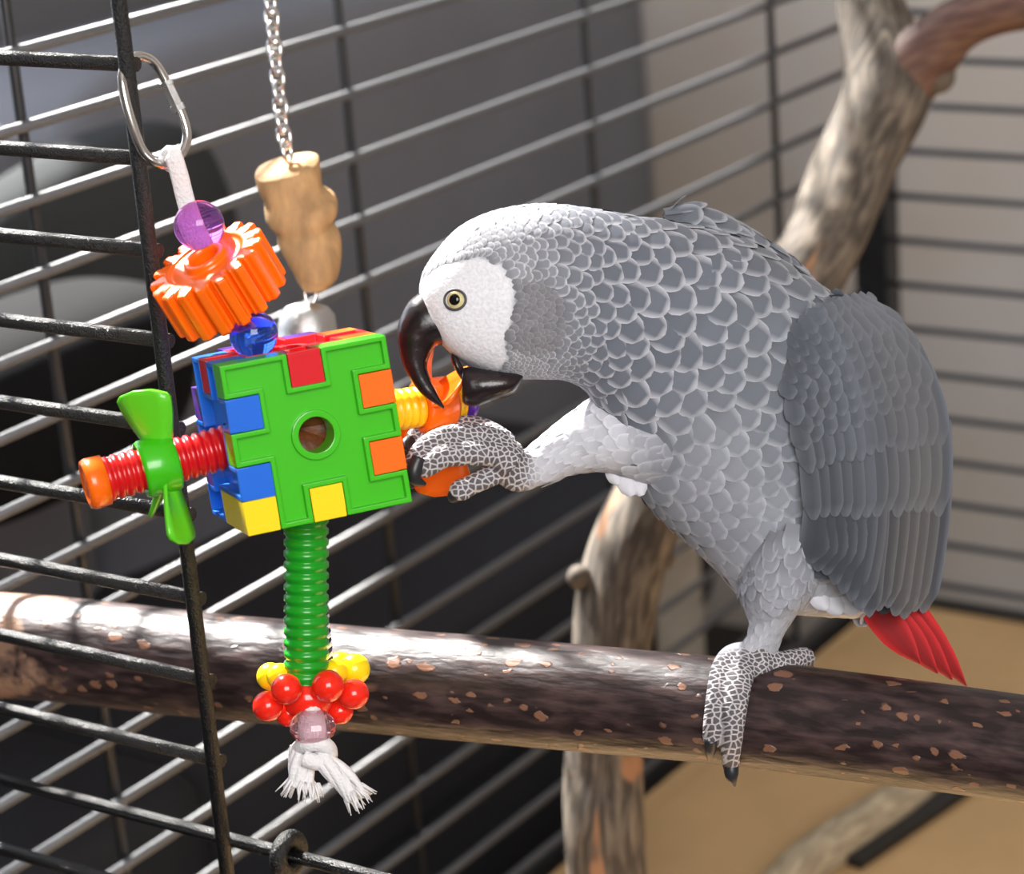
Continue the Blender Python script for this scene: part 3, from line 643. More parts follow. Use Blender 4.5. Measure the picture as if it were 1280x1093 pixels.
def chain_px(pts, seg=14, n=24):             # (x, y, depth, radius m)
    sp = spline(pts, n); return tube([P(x, y, d) for x, y, d, r in sp], [max(r, .0004) for x, y, d, r in sp], seg)
def toe_on_perch(path, rs):
    return [(x, y, perch_front(x, y, r * .75), r) for (x, y), r in zip(path, rs)]
TOES = []
TOES.append(toe_on_perch([(935, 818), (915, 822), (903, 840), (897, 868), (893, 895), (890, 918), (889, 930)], [.0058, .0058, .0055, .0050, .0047, .0043, .0034]))
TOES.append(toe_on_perch([(945, 822), (934, 830), (925, 850), (920, 880), (916, 912), (914, 942), (914, 962)], [.0060, .0060, .0058, .0054, .0050, .0046, .0036]))
TOES.append([(942, 828, 1.098, .0062), (958, 832, 1.103, .0058), (978, 829, 1.107, .0052), (995, 824, 1.112, .0048), (1006, 822, 1.116, .0046), (1010, 826, 1.120, .0036)])
TOES.append([(945, 828, 1.108, .0058), (955, 830, 1.122, .0054), (950, 838, 1.140, .0048), (946, 852, 1.150, .0042)])
# raised foot, closed round the orange wheel
TOES.append([(662, 590, 1.077, .0078), (645, 592, 1.074, .0080), (634, 578, 1.071, .0086), (628, 562, 1.069, .0085)])
TOES.append([(640, 575, 1.068, .0066), (622, 556, 1.065, .0065), (600, 548, 1.062, .0058), (575, 545, 1.060, .0055), (550, 550, 1.058, .0053), (530, 562, 1.058, .0050), (518, 580, 1.060, .0047), (513, 592, 1.063, .0040)])
TOES.append([(640, 580, 1.064, .0066), (622, 568, 1.061, .0060), (598, 566, 1.057, .0056), (572, 567, 1.055, .0054), (552, 571, 1.054, .0052), (537, 582, 1.054, .0046), (526, 590, 1.056, .0036)])
TOES.append([(640, 582, 1.070, .0060), (622, 590, 1.067, .0052), (603, 600, 1.066, .0046), (586, 608, 1.066, .0044), (575, 614, 1.066, .0050), (571, 618, 1.067, .0042)])
TOES.append([(632, 556, 1.078, .0060), (600, 536, 1.088, .0052), (560, 532, 1.092, .0048), (530, 540, 1.092, .0046), (514, 552, 1.090, .0040)])
def loft_mesh(L, n, seg):
    V = [L.pt(i / (n - 1), 2 * pi * k / seg) for i in range(n) for k in range(seg)]
    Fc = [(i * seg + k, (i + 1) * seg + k, (i + 1) * seg + (k + 1) % seg, i * seg + (k + 1) % seg) for i in range(n - 1) for k in range(seg)]
    return V, Fc + [tuple(range(seg)), tuple((n - 1) * seg + k for k in range(seg))[::-1]]
hump = [(820, 300, 836, 330, 1.125, .004), (840, 262, 850, 330, 1.128, .012), (880, 262, 880, 340, 1.13, .016), (925, 282, 910, 350, 1.132, .016), (970, 312, 950, 370, 1.134, .012), (1010, 345, 1000, 380, 1.136, .004)]
cere = [(538, 378, 560, 420, 1.062, .011), (522, 378, 550, 424, 1.062, .0108), (512, 382, 540, 424, 1.062, .009), (508, 392, 530, 418, 1.062, .005)]
parts = [loft_mesh(body_l, 110, 56), loft_mesh(thigh_l, 30, 24), loft_mesh(leg_l, 30, 24), loft_mesh(Loft(hump, 30), 30, 24), loft_mesh(Loft(cere, 12), 12, 20)] + [chain_px(t) for t in TOES]
root = P(930, 840, 1.105)
parrot = empty('parrot', root, 'grey parrot with red tail standing on one foot, gripping the plastic toy', 'parrot')
bodyo = mk('body', join(*parts), None, parrot)
md = bodyo.modifiers.new('r', 'REMESH'); md.mode = 'VOXEL'; md.voxel_size = .00105; md.use_smooth_shade = True
md2 = bodyo.modifiers.new('s', 'SMOOTH'); md2.factor = .5; md2.iterations = 5
bpy.context.view_layer.update()
me = bpy.data.meshes.new_from_object(bodyo.evaluated_get(bpy.context.evaluated_depsgraph_get()))
bodyo.modifiers.clear(); old = bodyo.data; bodyo.data = me; me.name = 'parrot_body'; bpy.data.meshes.remove(old)

def in_poly(x, y, poly):
    c = False; n = len(poly)
    for i in range(n):
        x0, y0 = poly[i]; x1, y1 = poly[i - 1]
        if (y0 > y) != (y1 > y) and x < (x1 - x0) * (y - y0) / (y1 - y0) + x0: c = not c
    return c
def poly_dist(x, y, poly):                    # signed: positive inside
    best = 1e9
    for i in range(len(poly)):
        ax_, ay = poly[i - 1]; bx_, by = poly[i]; dx, dy = bx_ - ax_, by - ay
        t = max(0, min(1, ((x - ax_) * dx + (y - ay) * dy) / (dx * dx + dy * dy))); best = min(best, math.hypot(x - ax_ - t * dx, y - ay - t * dy))
    return best if in_poly(x, y, poly) else -best
FACE = [(500, 395), (512, 368), (530, 346), (560, 327), (598, 320), (628, 330), (645, 355), (642, 395), (632, 428), (636, 450), (624, 466), (598, 458), (570, 446), (545, 430), (520, 425)]
EAR = [(640, 352), (676, 345), (700, 372), (706, 412), (690, 440), (654, 444), (632, 432), (640, 392)]
WING = [(966, 446), (1000, 415), (1060, 372), (1105, 390), (1150, 430), (1180, 510), (1184, 620), (1172, 720), (1160, 775), (1090, 775), (1010, 712), (1012, 620), (990, 520)]
_mid = [((r[0] + r[2]) / 2, r[4]) for r in BODY]
def mid_depth(x):
    if x <= _mid[0][0]: return _mid[0][1]
    for (x0, d0), (x1, d1) in zip(_mid, _mid[1:]):
        if x <= x1: return d0 + (d1 - d0) * (x - x0) / max(1e-6, x1 - x0)
    return _mid[-1][1]
def uvpx(p):                                  # photo px of a point, the far half mirrored to the near side
    d = (p - CAM).dot(F); x, y, _ = proj(p); mid = mid_depth(x)
    if d > mid: x, y, _ = proj(p + F * (2 * (mid - d)))
    return x, y
def smooth(a, b, x):
    t = max(0, min(1, (x - a) / (b - a))); return t * t * (3 - 2 * t)
WHITE, GREY, PALE, DARK = col3((226, 226, 232)), col3((122, 126, 136)), col3((205, 206, 214)), col3((104, 108, 118))
ca = me.color_attributes.new('Col', 'FLOAT_COLOR', 'POINT'); fm = me.attributes.new('foot', 'FLOAT', 'POINT')
cols, foots = [], []
for v in me.vertices:
    p = v.co + root; x, y = uvpx(p); c = GREY.copy()
    f = smooth(-5, 6, poly_dist(x, y, FACE)) if x < 660 and y < 490 else 0
    e = smooth(-8, 8, poly_dist(x, y, EAR)) if 620 < x < 720 and 320 < y < 470 else 0
    c = c.lerp(DARK, e * .3); c = c.lerp(WHITE, f)
    foot = 0.0
    xr, yr, dr_ = proj(p)
    if y > 640: c = c.lerp(PALE, smooth(690, 770, y))
    if yr > 470 and xr < 830 and dr_ < 1.11:
        t = smooth(0, 60, (800 - xr) - .2 * (yr - 540)); c = c.lerp(PALE, t)
        foot = smooth(688, 650, xr + .25 * (yr - 580))
    if yr > 780 and xr < 1030:
        foot = max(foot, smooth(798, 812, yr + .25 * (xr - 950)))
    cols += [c.x, c.y, c.z, 1]; foots.append(foot)
me.color_attributes['Col'].data.foreach_set('color', cols); me.attributes['foot'].data.foreach_set('value', foots)

# skin / down material with scaly feet
m = bpy.data.materials.new('parrot_skin_and_down'); m.use_nodes = True; t = NT(m); b = t.b
at = t.n('ShaderNodeAttribute'); at.attribute_name = 'Col'; af = t.n('ShaderNodeAttribute'); af.attribute_name = 'foot'
tc = t.n('ShaderNodeTexCoord'); vo = t.n('ShaderNodeTexVoronoi'); vo.feature = 'DISTANCE_TO_EDGE'; vo.voronoi_dimensions = '2D'; vo.inputs['Scale'].default_value = 385; vo.inputs['Randomness'].default_value = .8
sp_ = t.n('ShaderNodeSeparateXYZ'); t.l(tc.outputs['Object'], sp_.inputs[0]); cx = t.n('ShaderNodeCombineXYZ')
for i_, (src, k_) in enumerate(((0, .35), (2, .7))):
    ma = t.n('ShaderNodeMath', operation='MULTIPLY_ADD'); t.l(sp_.outputs[1], ma.inputs[0]); ma.inputs[1].default_value = k_; t.l(sp_.outputs[src], ma.inputs[2]); t.l(ma.outputs[0], cx.inputs[i_])
t.l(cx.outputs[0], vo.inputs['Vector'])
rp = t.n('ShaderNodeValToRGB'); cr = rp.color_ramp; cr.elements[0].position = .09; cr.elements[0].color = lin((204, 200, 204)); cr.elements[1].position = .19; cr.elements[1].color = lin((92, 87, 92)); t.l(vo.outputs['Distance'], rp.inputs[0])
nz = t.n('ShaderNodeTexNoise'); nz.inputs['Scale'].default_value = 700; nz.inputs['Detail'].default_value = 3; t.l(tc.outputs['Object'], nz.inputs[0])
mr = t.n('ShaderNodeMapRange'); t.l(nz.outputs[0], mr.inputs[0]); mr.inputs[1].default_value = .3; mr.inputs[2].default_value = .7; mr.inputs[3].default_value = .86; mr.inputs[4].default_value = 1.06
mu = t.n('ShaderNodeMix', data_type='RGBA', blend_type='MULTIPLY'); mu.inputs[0].default_value = 1; t.l(at.outputs[0], mu.inputs[6]); t.l(mr.outputs[0], mu.inputs[7])
mx = t.n('ShaderNodeMix', data_type='RGBA'); t.l(af.outputs['Fac'], mx.inputs[0]); t.l(mu.outputs[2], mx.inputs[6]); t.l(rp.outputs[0], mx.inputs[7]); t.l(mx.outputs[2], b.inputs['Base Color'])
b.inputs['Roughness'].default_value = .75
hm = t.n('ShaderNodeMapRange'); t.l(vo.outputs['Distance'], hm.inputs[0]); hm.inputs[1].default_value = 0; hm.inputs[2].default_value = .25
hx_ = t.n('ShaderNodeMix', data_type='FLOAT'); t.l(af.outputs['Fac'], hx_.inputs[0]); t.l(nz.outputs[0], hx_.inputs[2]); t.l(hm.outputs[0], hx_.inputs[3])
bp = t.n('ShaderNodeBump'); bp.inputs['Strength'].default_value = .7; bp.inputs['Distance'].default_value = .0007; t.l(hx_.outputs[0], bp.inputs['Height']); t.l(bp.outputs[0], b.inputs['Normal'])
me.materials.clear(); me.materials.append(m)
me.polygons.foreach_set('use_smooth', [True] * len(me.polygons))
bvh = BVHTree.FromObject(bodyo, bpy.context.evaluated_depsgraph_get())
def cast(x, y, mirror=False):
    d = (P(x, y, 1) - CAM).normalized(); h = bvh.ray_cast(CAM - root, d); return h[0] + root, h[1]

# feathers -------------------------------------------------------------
m = bpy.data.materials.new('feather'); m.use_nodes = True; t = NT(m); b = t.b
at = t.n('ShaderNodeAttribute'); at.attribute_name = 'Col'
uvn = t.n('ShaderNodeUVMap'); mp = t.n('ShaderNodeMapping'); mp.inputs['Scale'].default_value = (1, 1, 1); t.l(uvn.outputs[0], mp.inputs[0])
wv = t.n('ShaderNodeTexWave'); wv.inputs['Scale'].default_value = 7; wv.inputs['Distortion'].default_value = 2.5; wv.inputs['Detail'].default_value = 2; wv.inputs['Detail Scale'].default_value = 2; t.l(mp.outputs[0], wv.inputs['Vector'])
mr = t.n('ShaderNodeMapRange'); t.l(wv.outputs[1], mr.inputs[0]); mr.inputs[3].default_value = .90; mr.inputs[4].default_value = 1.06
mu = t.n('ShaderNodeMix', data_type='RGBA', blend_type='MULTIPLY'); mu.inputs[0].default_value = 1; t.l(at.outputs[0], mu.inputs[6]); t.l(mr.outputs[0], mu.inputs[7]); t.l(mu.outputs[2], b.inputs['Base Color'])
b.inputs['Roughness'].default_value = .62; b.inputs['Specular IOR Level'].default_value = .3
b.inputs['Sheen Weight'].default_value = .15
bp = t.n('ShaderNodeBump'); bp.inputs['Strength'].default_value = .25; bp.inputs['Distance'].default_value = .0003; t.l(wv.outputs[1], bp.inputs['Height']); t.l(bp.outputs[0], b.inputs['Normal'])
M['feather'] = m
US = (-1, -.86, -.55, 0, .55, .86, 1)
VS_ = (0, .3, .55, .72, .84, .92, .97, 1)
def fshape(v, tip=.55):                       # half width profile 0..1
    if v < tip: return .62 + .38 * smooth(0, tip, v)
    return max(.30, sqrt(max(0, 1 - ((v - tip) / (1.02 - tip)) ** 2.4)))
def contour(p, n, tn, L_, W_, base, edge, lift, asym=0):
    sd = n.cross(tn).normalized(); V, C = [], []
    for v in VS_:
        wv_ = W_ * (.7 + .3 * smooth(0, .5, v) if v < .5 else max(.06, sqrt(max(0, 1 - ((v - .5) / .5) ** 2))))
        for u in US:
            q = p + tn * (L_ * (v - .45)) + sd * (wv_ * u) + n * (-.012 * L_ + lift * v - W_ * .09 * u * u - .03 * L_ * (max(0, v - .72) / .28) ** 2)
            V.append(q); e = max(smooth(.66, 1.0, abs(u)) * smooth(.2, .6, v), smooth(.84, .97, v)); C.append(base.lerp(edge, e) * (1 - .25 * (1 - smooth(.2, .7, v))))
    nu = len(US)
    Fc = [(i * nu + k, i * nu + k + 1, (i + 1) * nu + k + 1, (i + 1) * nu + k) for i in range(len(VS_) - 1) for k in range(nu - 1)]
    UVl = [(u, v * 2) for v in VS_ for u in US]
    return V, Fc, C, UVl
def feather_obj(name, fs, parent, stuff=False):
    V, Fc, C, T_ = [], [], [], []
    for v, f, c, tv in fs:
        n = len(V); V += v; Fc += [tuple(i + n for i in q) for q in f]; C += c; T_ += tv
    o = mk(name, (V, Fc), M['feather'], parent)
    a = o.data.color_attributes.new('Col', 'FLOAT_COLOR', 'POINT'); a.data.foreach_set('color', [k for c in C for k in (c.x, c.y, c.z, 1)])
    uvl = o.data.uv_layers.new(name='UVMap'); idx = [0] * len(o.data.loops); o.data.loops.foreach_get('vertex_index', idx)
    uvl.data.foreach_set('uv', [k for i in idx for k in T_[i]])
    if stuff: o['kind'] = 'stuff'
    return o
rs = random.Random(11)
def size_px(t, th, x, y):
    # visible feather length in photo px
    s = 8.5 + 34 * smooth(.13, .50, t) - 8 * smooth(.7, 1, t)
    chin = smooth(.4, -.7, cos(th)) * smooth(.45, .25, t); bel = smooth(.3, -.3, cos(th)) * smooth(.42, .6, t)
    if 620 < x < 715 and 330 < y < 460 and in_poly(x, y, EAR): return 9
    return s * (1 - .35 * chin) * (1 - .30 * bel)
HEADC = (col3((150, 152, 160)), col3((206, 206, 212)))
NECKC = (col3((104, 109, 121)), col3((194, 196, 205)))
MANTC = (col3((107, 112, 122)), col3((172, 176, 184)))
BELLC = (col3((146, 149, 159)), col3((180, 182, 191)))
EARC = (col3((126, 125, 130)), col3((146, 146, 152)))
WHTC = (col3((196, 197, 206)), col3((216, 216, 224)))
def tone(t, th, x, y):
    def mixc(a, b, k): return (a[0].lerp(b[0], k), a[1].lerp(b[1], k))
    c = mixc(HEADC, NECKC, smooth(.16, .34, t)); c = mixc(c, MANTC, smooth(.42, .56, t))
    bel = smooth(.35, -.35, cos(th) + .2) * smooth(.42, .56, t); c = mixc(c, BELLC, bel)
    if 620 < x < 715 and 330 < y < 460: c = mixc(c, EARC, smooth(-6, 6, poly_dist(x, y, EAR)))
    c = mixc(c, WHTC, smooth(670, 765, y) * .85); return c
pool = []                                      # (visible size, near?, feather)
def scatter(L, ntry, sizefn, tonefn, keep, lift=.16, asp=.62):
    grid = {}; cell = .004; out = []
    for _ in range(ntry):
        t_, th = rs.random(), rs.uniform(0, 2 * pi); p = L.pt(t_, th); x, y = uvpx(p); 
        if not keep(t_, th, x, y, p): continue
        sz = sizefn(t_, th, x, y) * 1.1 / FPX; rr = sz * .60
        g = (int(p.x // cell), int(p.y // cell), int(p.z // cell)); k = int(rr / cell) + 1; ok = True
        for i in range(-k, k + 1):
            for j in range(-k, k + 1):
                for l in range(-k, k + 1):
                    for q in grid.get((g[0] + i, g[1] + j, g[2] + l), ()):
                        if (q - p).length < rr: ok = False; break
                    if not ok: break
                if not ok: break
            if not ok: break
        if not ok: continue
        grid.setdefault(g, []).append(p); n, tn = L.nrm(t_, th); tn = (tn - n * tn.dot(n)).normalized()
        sd = n.cross(tn); tn = (tn + sd * rs.uniform(-.13, .13)).normalized()
        bc, ec = tonefn(t_, th, x, y); k_ = rs.uniform(.92, 1.08)
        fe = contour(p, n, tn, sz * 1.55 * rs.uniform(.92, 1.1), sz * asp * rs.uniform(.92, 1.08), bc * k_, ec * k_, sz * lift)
        nr = (p - CAM).normalized().dot(n) < -.15
        pool.append((sz if nr else 0, fe))
def keep_body(t_, th, x, y, p):
    if x < 660 and y < 490 and poly_dist(x, y, FACE) > -1: return False
    if t_ < .03: return False
    if poly_dist(x, y, WING) > 12: return False
    if 700 < x < 840 and y > 500 and leg_in(p): return False
    return True
def leg_in(p):
    for i in range(8):
        x0, y0, x1, y1, d, hw = leg_l.at(i / 7); c = (P(x0, y0, d) + P(x1, y1, d)) / 2; r_ = (P(x0, y0, d) - P(x1, y1, d)).length / 2
        if (p - c).length < r_ * .85: return True
    return False
scatter(body_l, 60000, size_px, tone, keep_body)
scatter(Loft(hump, 30), 3000, lambda *a: 34, lambda *a: MANTC, lambda t_, th, x, y, p: .18 < t_ < .92)
scatter(thigh_l, 5000, lambda t_, th, x, y: 24 - 10 * t_, lambda t_, th, x, y: (BELLC[0].lerp(WHTC[0], smooth(.1, .6, t_)), BELLC[1].lerp(WHTC[1], smooth(.1, .6, t_))), lambda t_, th, x, y, p: t_ < .84, .10, .5)
scatter(leg_l, 5000, lambda t_, th, x, y: 26 - 10 * t_, lambda t_, th, x, y: (BELLC[0].lerp(WHTC[0], smooth(.0, .35, t_)), BELLC[1].lerp(WHTC[1], smooth(.0, .35, t_))), lambda t_, th, x, y, p: t_ < .80, .09, .5)
pool.sort(key=lambda q: -q[0])
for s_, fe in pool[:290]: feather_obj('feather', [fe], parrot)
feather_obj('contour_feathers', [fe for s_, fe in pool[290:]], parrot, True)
print('FEATHERS', len(pool))

# wings: shell surface in photo px, depth wraps round the flank
WL_ = [(972, 440), (984, 490), (998, 550), (1010, 610), (1014, 670), (1008, 715), (1010, 760)]       # front edge
WR_ = [(1085, 376), (1140, 418), (1172, 490), (1182, 560), (1178, 640), (1166, 720), (1156, 775)]    # back edge
wl_s, wr_s = spline(WL_, 61), spline(WR_, 61)
def wsurf(p, q, lift=0):
    q_ = max(0, min(1, q)) * 60; k = min(int(q_), 59); u = q_ - k
    xl = wl_s[k][0] + (wl_s[k + 1][0] - wl_s[k][0]) * u; yl = wl_s[k][1] + (wl_s[k + 1][1] - wl_s[k][1]) * u
    xr = wr_s[k][0] + (wr_s[k + 1][0] - wr_s[k][0]) * u; yr = wr_s[k][1] + (wr_s[k + 1][1] - wr_s[k][1]) * u
    arch = -26 * (1 - q) ** 3 * 4 * p * (1 - p)
    x, y = xl + (xr - xl) * p, yl + (yr - yl) * p + arch
    if q > 1: y += (q - 1) * 335
    dep = (-.0465 - .010 * sin(pi * min(1, p * 1.15)) + .056 * max(0, p - .45) ** 1.6 / .55 ** 1.6) * (1 - .35 * smooth(.55, 1, q) * (1 - .5 * p)) 
    dep += .012 * (1 - smooth(0, .18, q))
    return x, y, 1.1165 + dep - lift
def wing_feather(p0, q0, p1, q1, hwp, lift0, lift1, base, edge, tip=.62, mirror=False, n=9, point=.03):
    """feather from (p0,q0) to (p1,q1) on the wing shell; hwp = half width in px"""
    V, C, Tv = [], [], []; vs = [i / (n - 1) for i in range(n)]
    for v in vs:
        x, y, d = wsurf(p0 + (p1 - p0) * v, q0 + (q1 - q0) * v, lift0 + (lift1 - lift0) * v)
        x2, y2, d2 = wsurf(p0 + (p1 - p0) * v, q0 + (q1 - q0) * v + .03); dx, dy = x2 - x, y2 - y; l = math.hypot(dx, dy) or 1; sx, sy = dy / l, -dx / l
        wd = hwp * fshape(v, tip)
        for u in US:
            e_ = abs(u) ** 2.2 * smooth(.6, 1, v) * point
            qq = q0 + (q1 - q0) * (v - e_)
            xx, yy, dd = wsurf(p0 + (p1 - p0) * (v - e_), qq, lift0 + (lift1 - lift0) * v)
            pp = (p0 + (p1 - p0) * v) + u * wd / 190
            dz = wsurf(max(0, min(1, pp)), qq)[2] - wsurf(p0 + (p1 - p0) * v, qq)[2]
            pt = P(xx + sx * wd * u, yy + sy * wd * u, dd + dz + .0011 * u * u - .0006 * u)
            if mirror: pt = pt + F * (2 * (1.1175 - (pt - CAM).dot(F))) - R * .019
            V.append(pt); e = max(smooth(.72, 1, abs(u)), smooth(.90, 1, v)); c = base.lerp(edge, e * .9)
            if abs(u) < .05: c = c * .86
            C.append(c); Tv.append((u, v * hwp * .1 + v * 2))
    nu = len(US); Fc = [(i * nu + k, i * nu + k + 1, (i + 1) * nu + k + 1, (i + 1) * nu + k) for i in range(n - 1) for k in range(nu - 1)]
    return V, Fc, C, Tv
W1, W1E = col3((96, 101, 111)), col3((116, 121, 131))
W2, W2E = col3((84, 88, 97)), col3((106, 111, 120))
W3, W3E = col3((66, 69, 77)), col3((106, 110, 118))
for mir in (False, True):
    wing = empty('wing', root, '', '')
    for k_ in ('label', 'category'): del wing[k_]
    wing.parent = parrot; wing.location = (0, 0, 0)
    # shell
    V = []; NP, NQ = 14, 20
    for i in range(NQ):
        for k in range(NP):
            pt = P(*wsurf(k / (NP - 1), i / (NQ - 1) * .86, -.0022))
            if mir: pt = pt + F * (2 * (1.1175 - (pt - CAM).dot(F))) - R * .019
            V.append(pt)
    n0 = len(V)
    for i in range(n0): V.append(V[i] + F * (.006 if not mir else -.006))
    Fc = []
    for i in range(NQ - 1):
        for k in range(NP - 1):
            a_ = i * NP + k; q = (a_, a_ + 1, a_ + NP + 1, a_ + NP); Fc += [q, tuple(n0 + j for j in q)[::-1]]
    sh_ = mk('wing_skin', (V, Fc), M['feather'], wing); aa = sh_.data.color_attributes.new('Col', 'FLOAT_COLOR', 'POINT'); aa.data.foreach_set('color', [k for _ in V for k in (W2.x, W2.y, W2.z, 1)])
    def wf(nm, *a, **k): feather_obj(nm, [wing_feather(*a, mirror=mir, **k)], wing)
    jit = lambda s: rs.uniform(-s, s)
    # primaries and secondaries
    for i in range(8):
        p = .42 + .56 * i / 7; wf('flight_feather', p + .02, .42, p * .93 + .06, .985 + .03 * sin(i * 1.7), 15, .0004, .0009 + .0002 * (i % 2) - .00007 * i, W3 * rs.uniform(.9, 1.08), W3E, tip=.84, n=13, point=.07)
    for i in range(7):
        p = .05 + .42 * i / 6; wf('flight_feather', p + .03, .36, p - .03, .80 + .17 * i / 6 + jit(.012), 20, .0012, .0022 - .0001 * i, W3.lerp(W2, .35) * rs.uniform(.94, 1.06), W3E, tip=.80, n=13, point=.07)
    # greater coverts
    for i in range(13):
        p = .03 + .94 * i / 12; wf('greater_covert', p + .01, .28, p - .01 * (1 - p), .62 + .05 * p + jit(.012), 14, .0018, .0030 - .0002 * (i % 2), W2 * rs.uniform(.94, 1.06), W2E, tip=.74, n=9)
    for i in range(14):
        p = .03 + .94 * i / 13; wf('median_covert', p, .20, p, .455 + .03 * p + jit(.012), 12.5, .0024, .0037 - .0002 * (i % 2), W2.lerp(W1, .5) * rs.uniform(.94, 1.06), W2E, tip=.7, n=8)
    for r_ in range(8):
        nn_ = 10 + (r_ % 2)
        for i in range(nn_):
            p = .02 + .96 * (i + (.5 if r_ % 2 else 0)) / nn_; q = .315 - .043 * r_
            wf('lesser_covert', p + jit(.01), q - .06, p + jit(.012), q + .055 + jit(.008), 13.5, .0030 + .00012 * r_, .0042 + .00012 * r_, W2.lerp(W1, min(1, .55 + r_ * .07)) * rs.uniform(.95, 1.05), W1E.lerp(W2E, .4), tip=.6, n=6)

# tail
RED, REDE = col3((150, 12, 20)), col3((200, 34, 38))
tail = empty('tail', root, '', ''); tail.parent = parrot; tail.location = (0, 0, 0)
for k_ in ('label', 'category'): del tail[k_]
for i, (x0, y0, x1, y1, d0, d1, hw) in enumerate(((1072, 735, 1150, 830, 1.118, 1.116, 20), (1085, 735, 1172, 842, 1.122, 1.121, 19), (1098, 732, 1190, 850, 1.126, 1.126, 18), (1112, 730, 1208, 858, 1.130, 1.131, 17), (1120, 728, 1204, 854, 1.134, 1.136, 15), (1080, 735, 1140, 815, 1.136, 1.142, 20))):
    V, C, Tv = [], [], []
    for j in range(11):
        v = j / 10; x, y, d = x0 + (x1 - x0) * v, y0 + (y1 - y0) * v, d0 + (d1 - d0) * v; l = math.hypot(x1 - x0, y1 - y0); sx, sy = -(y1 - y0) / l, (x1 - x0) / l
        wd = hw * (.75 + .25 * smooth(0, .4, v)) * (1 if v < .55 else max(.06, 1 - ((v - .55) / .46) ** 1.7))
        for u in US:
            V.append(P(x + sx * wd * u, y + sy * wd * u, d + .0010 * u * u + .0012 * u)); C.append(RED.lerp(REDE, smooth(.5, 1, abs(u))) * (1 if abs(u) > .05 else .8) * rs.uniform(.95, 1.05)); Tv.append((u, v * 4))
    nu = len(US); feather_obj('tail_feather', [(V, [(a * nu + k, a * nu + k + 1, (a + 1) * nu + k + 1, (a + 1) * nu + k) for a in range(10) for k in range(nu - 1)], C, Tv)], tail)
# pale fluff under the tail and at the raised thigh
for (x0, y0, x1, y1, d, hw) in ((1025, 735, 1052, 768, 1.096, 13), (1045, 738, 1072, 767, 1.098, 13), (1062, 738, 1090, 764, 1.10, 12), (1010, 728, 1034, 762, 1.094, 13), (775, 578, 790, 620, 1.083, 14), (790, 582, 802, 620, 1.084, 12), (762, 574, 772, 606, 1.082, 11)):
    V, C, Tv = [], [], []
    for j in range(7):
        v = j / 6; l = math.hypot(x1 - x0, y1 - y0); sx, sy = -(y1 - y0) / l, (x1 - x0) / l; wd = hw * fshape(v, .5)
        for u in US:
            V.append(P(x0 + (x1 - x0) * v + sx * wd * u, y0 + (y1 - y0) * v + sy * wd * u, d + .002 * u * u + .001 * v)); C.append(WHTC[1] * rs.uniform(.97, 1.02)); Tv.append((u, v * 2))
    nu = len(US); feather_obj('down_feather', [(V, [(a * nu + k, a * nu + k + 1, (a + 1) * nu + k + 1, (a + 1) * nu + k) for a in range(6) for k in range(nu - 1)], C, Tv)], parrot)

# beak, eyes, claws
UB = [(524, 366, 572, 436, 1.0620, .0112), (512, 376, 562, 433, 1.0615, .0108), (503, 391, 554, 431, 1.0610, .0100), (497, 411, 546, 433, 1.0605, .0088), (498, 432, 538, 443, 1.0600, .0074), (504, 457, 534, 459, 1.0595, .0058), (517, 481, 539, 476, 1.0590, .0042), (532, 497, 546, 490, 1.0585, .0027), (555, 511.5, 555, 508, 1.0585, .0007)]
mk('upper_beak', loft_px(UB, 28, 50, 2.1), M['beak'], parrot)
LB = [(656, 465, 652, 478, 1.0630, .004), (638, 464, 642, 493, 1.0620, .0090), (608, 461, 612, 503, 1.0615, .0105), (590, 459, 596, 508, 1.0610, .0098), (580, 460, 584, 507, 1.0605, .0084), (577, 464, 578, 503, 1.0605, .0066)]
mk('lower_beak', loft_px(LB, 28, 30, 2.2), M['beak'], parrot)
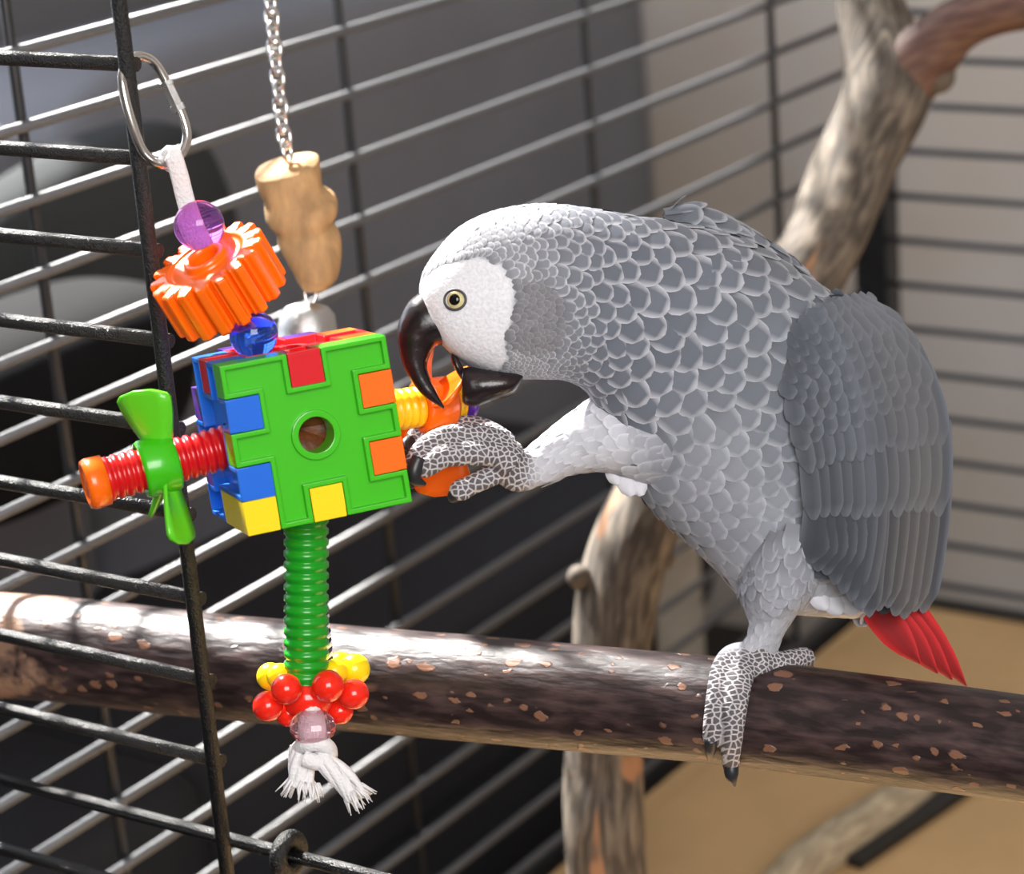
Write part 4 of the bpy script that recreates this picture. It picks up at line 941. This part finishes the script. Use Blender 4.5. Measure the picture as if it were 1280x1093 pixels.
mk('tongue', loft_px([(566, 436, 585, 470, 1.0625, .005), (563, 442, 580, 474, 1.0620, .0055), (565, 455, 576, 474, 1.0620, .004), (570, 464, 573, 468, 1.0620, .001)], 18, 16), M['beak'], parrot)
ep, en = cast(569, 375)
for mir in (False, True):
    p, n = (ep, en) if not mir else (ep + F * (2 * (1.063 - (ep - CAM).dot(F))), None)
    if mir: n = en - F * (2 * en.dot(F))
    up_ = (U - n * U.dot(n)).normalized(); sdv = up_.cross(n)
    eye = mk('eyeball', ball(p - n * .0034, .0050, 24, 16, n), M['iris'], parrot)
    mk('pupil', ball(p + n * .0010, .0024, 20, 12, n, .38), M['pupil'], eye)
    ring = [p + n * (.0005 - .0003 * cos(2 * q)) + (sdv * cos(q) * (.0046) + up_ * sin(q) * .0042) for q in [2 * pi * i / 28 for i in range(28)]]
    mk('eyelid', tube(ring, .00055, 8, closed=True), M['lid'], eye)
def claw(pts, rs_): mk('claw', chain_px([(x, y, d, r) for (x, y, d), r in zip(pts, rs_)], 12, 14), M['claw'], parrot)
claw([(889, 924, perch_front(889, 924, .003) - .003), (888, 938, perch_front(888, 938, .003) - .004), (886, 951, perch_front(886, 944, .003) - .003)], [.0030, .0026, .0006])
claw([(914, 958, perch_front(914, 950, .0035)), (915, 970, perch_front(915, 950, .0035)), (919, 983, perch_front(916, 950, .004) + .002)], [.0034, .0030, .0008])
claw([(1007, 826, 1.119), (1010, 836, 1.124), (1010, 848, 1.13)], [.0032, .0026, .0008])
claw([(946, 850, 1.150), (945, 866, 1.150), (945, 882, 1.145)], [.0032, .0026, .0008])
claw([(524, 572, 1.052), (518, 588, 1.0515), (520, 600, 1.052), (532, 606, 1.053)], [.0030, .0034, .0028, .0008])
claw([(513, 592, 1.062), (510, 602, 1.060), (516, 610, 1.058)], [.0030, .0026, .0007])
claw([(571, 617, 1.066), (568, 622, 1.066), (572, 626, 1.067)], [.0036, .0030, .0010])
claw([(516, 550, 1.090), (508, 556, 1.086), (512, 564, 1.082)], [.0030, .0026, .0007])
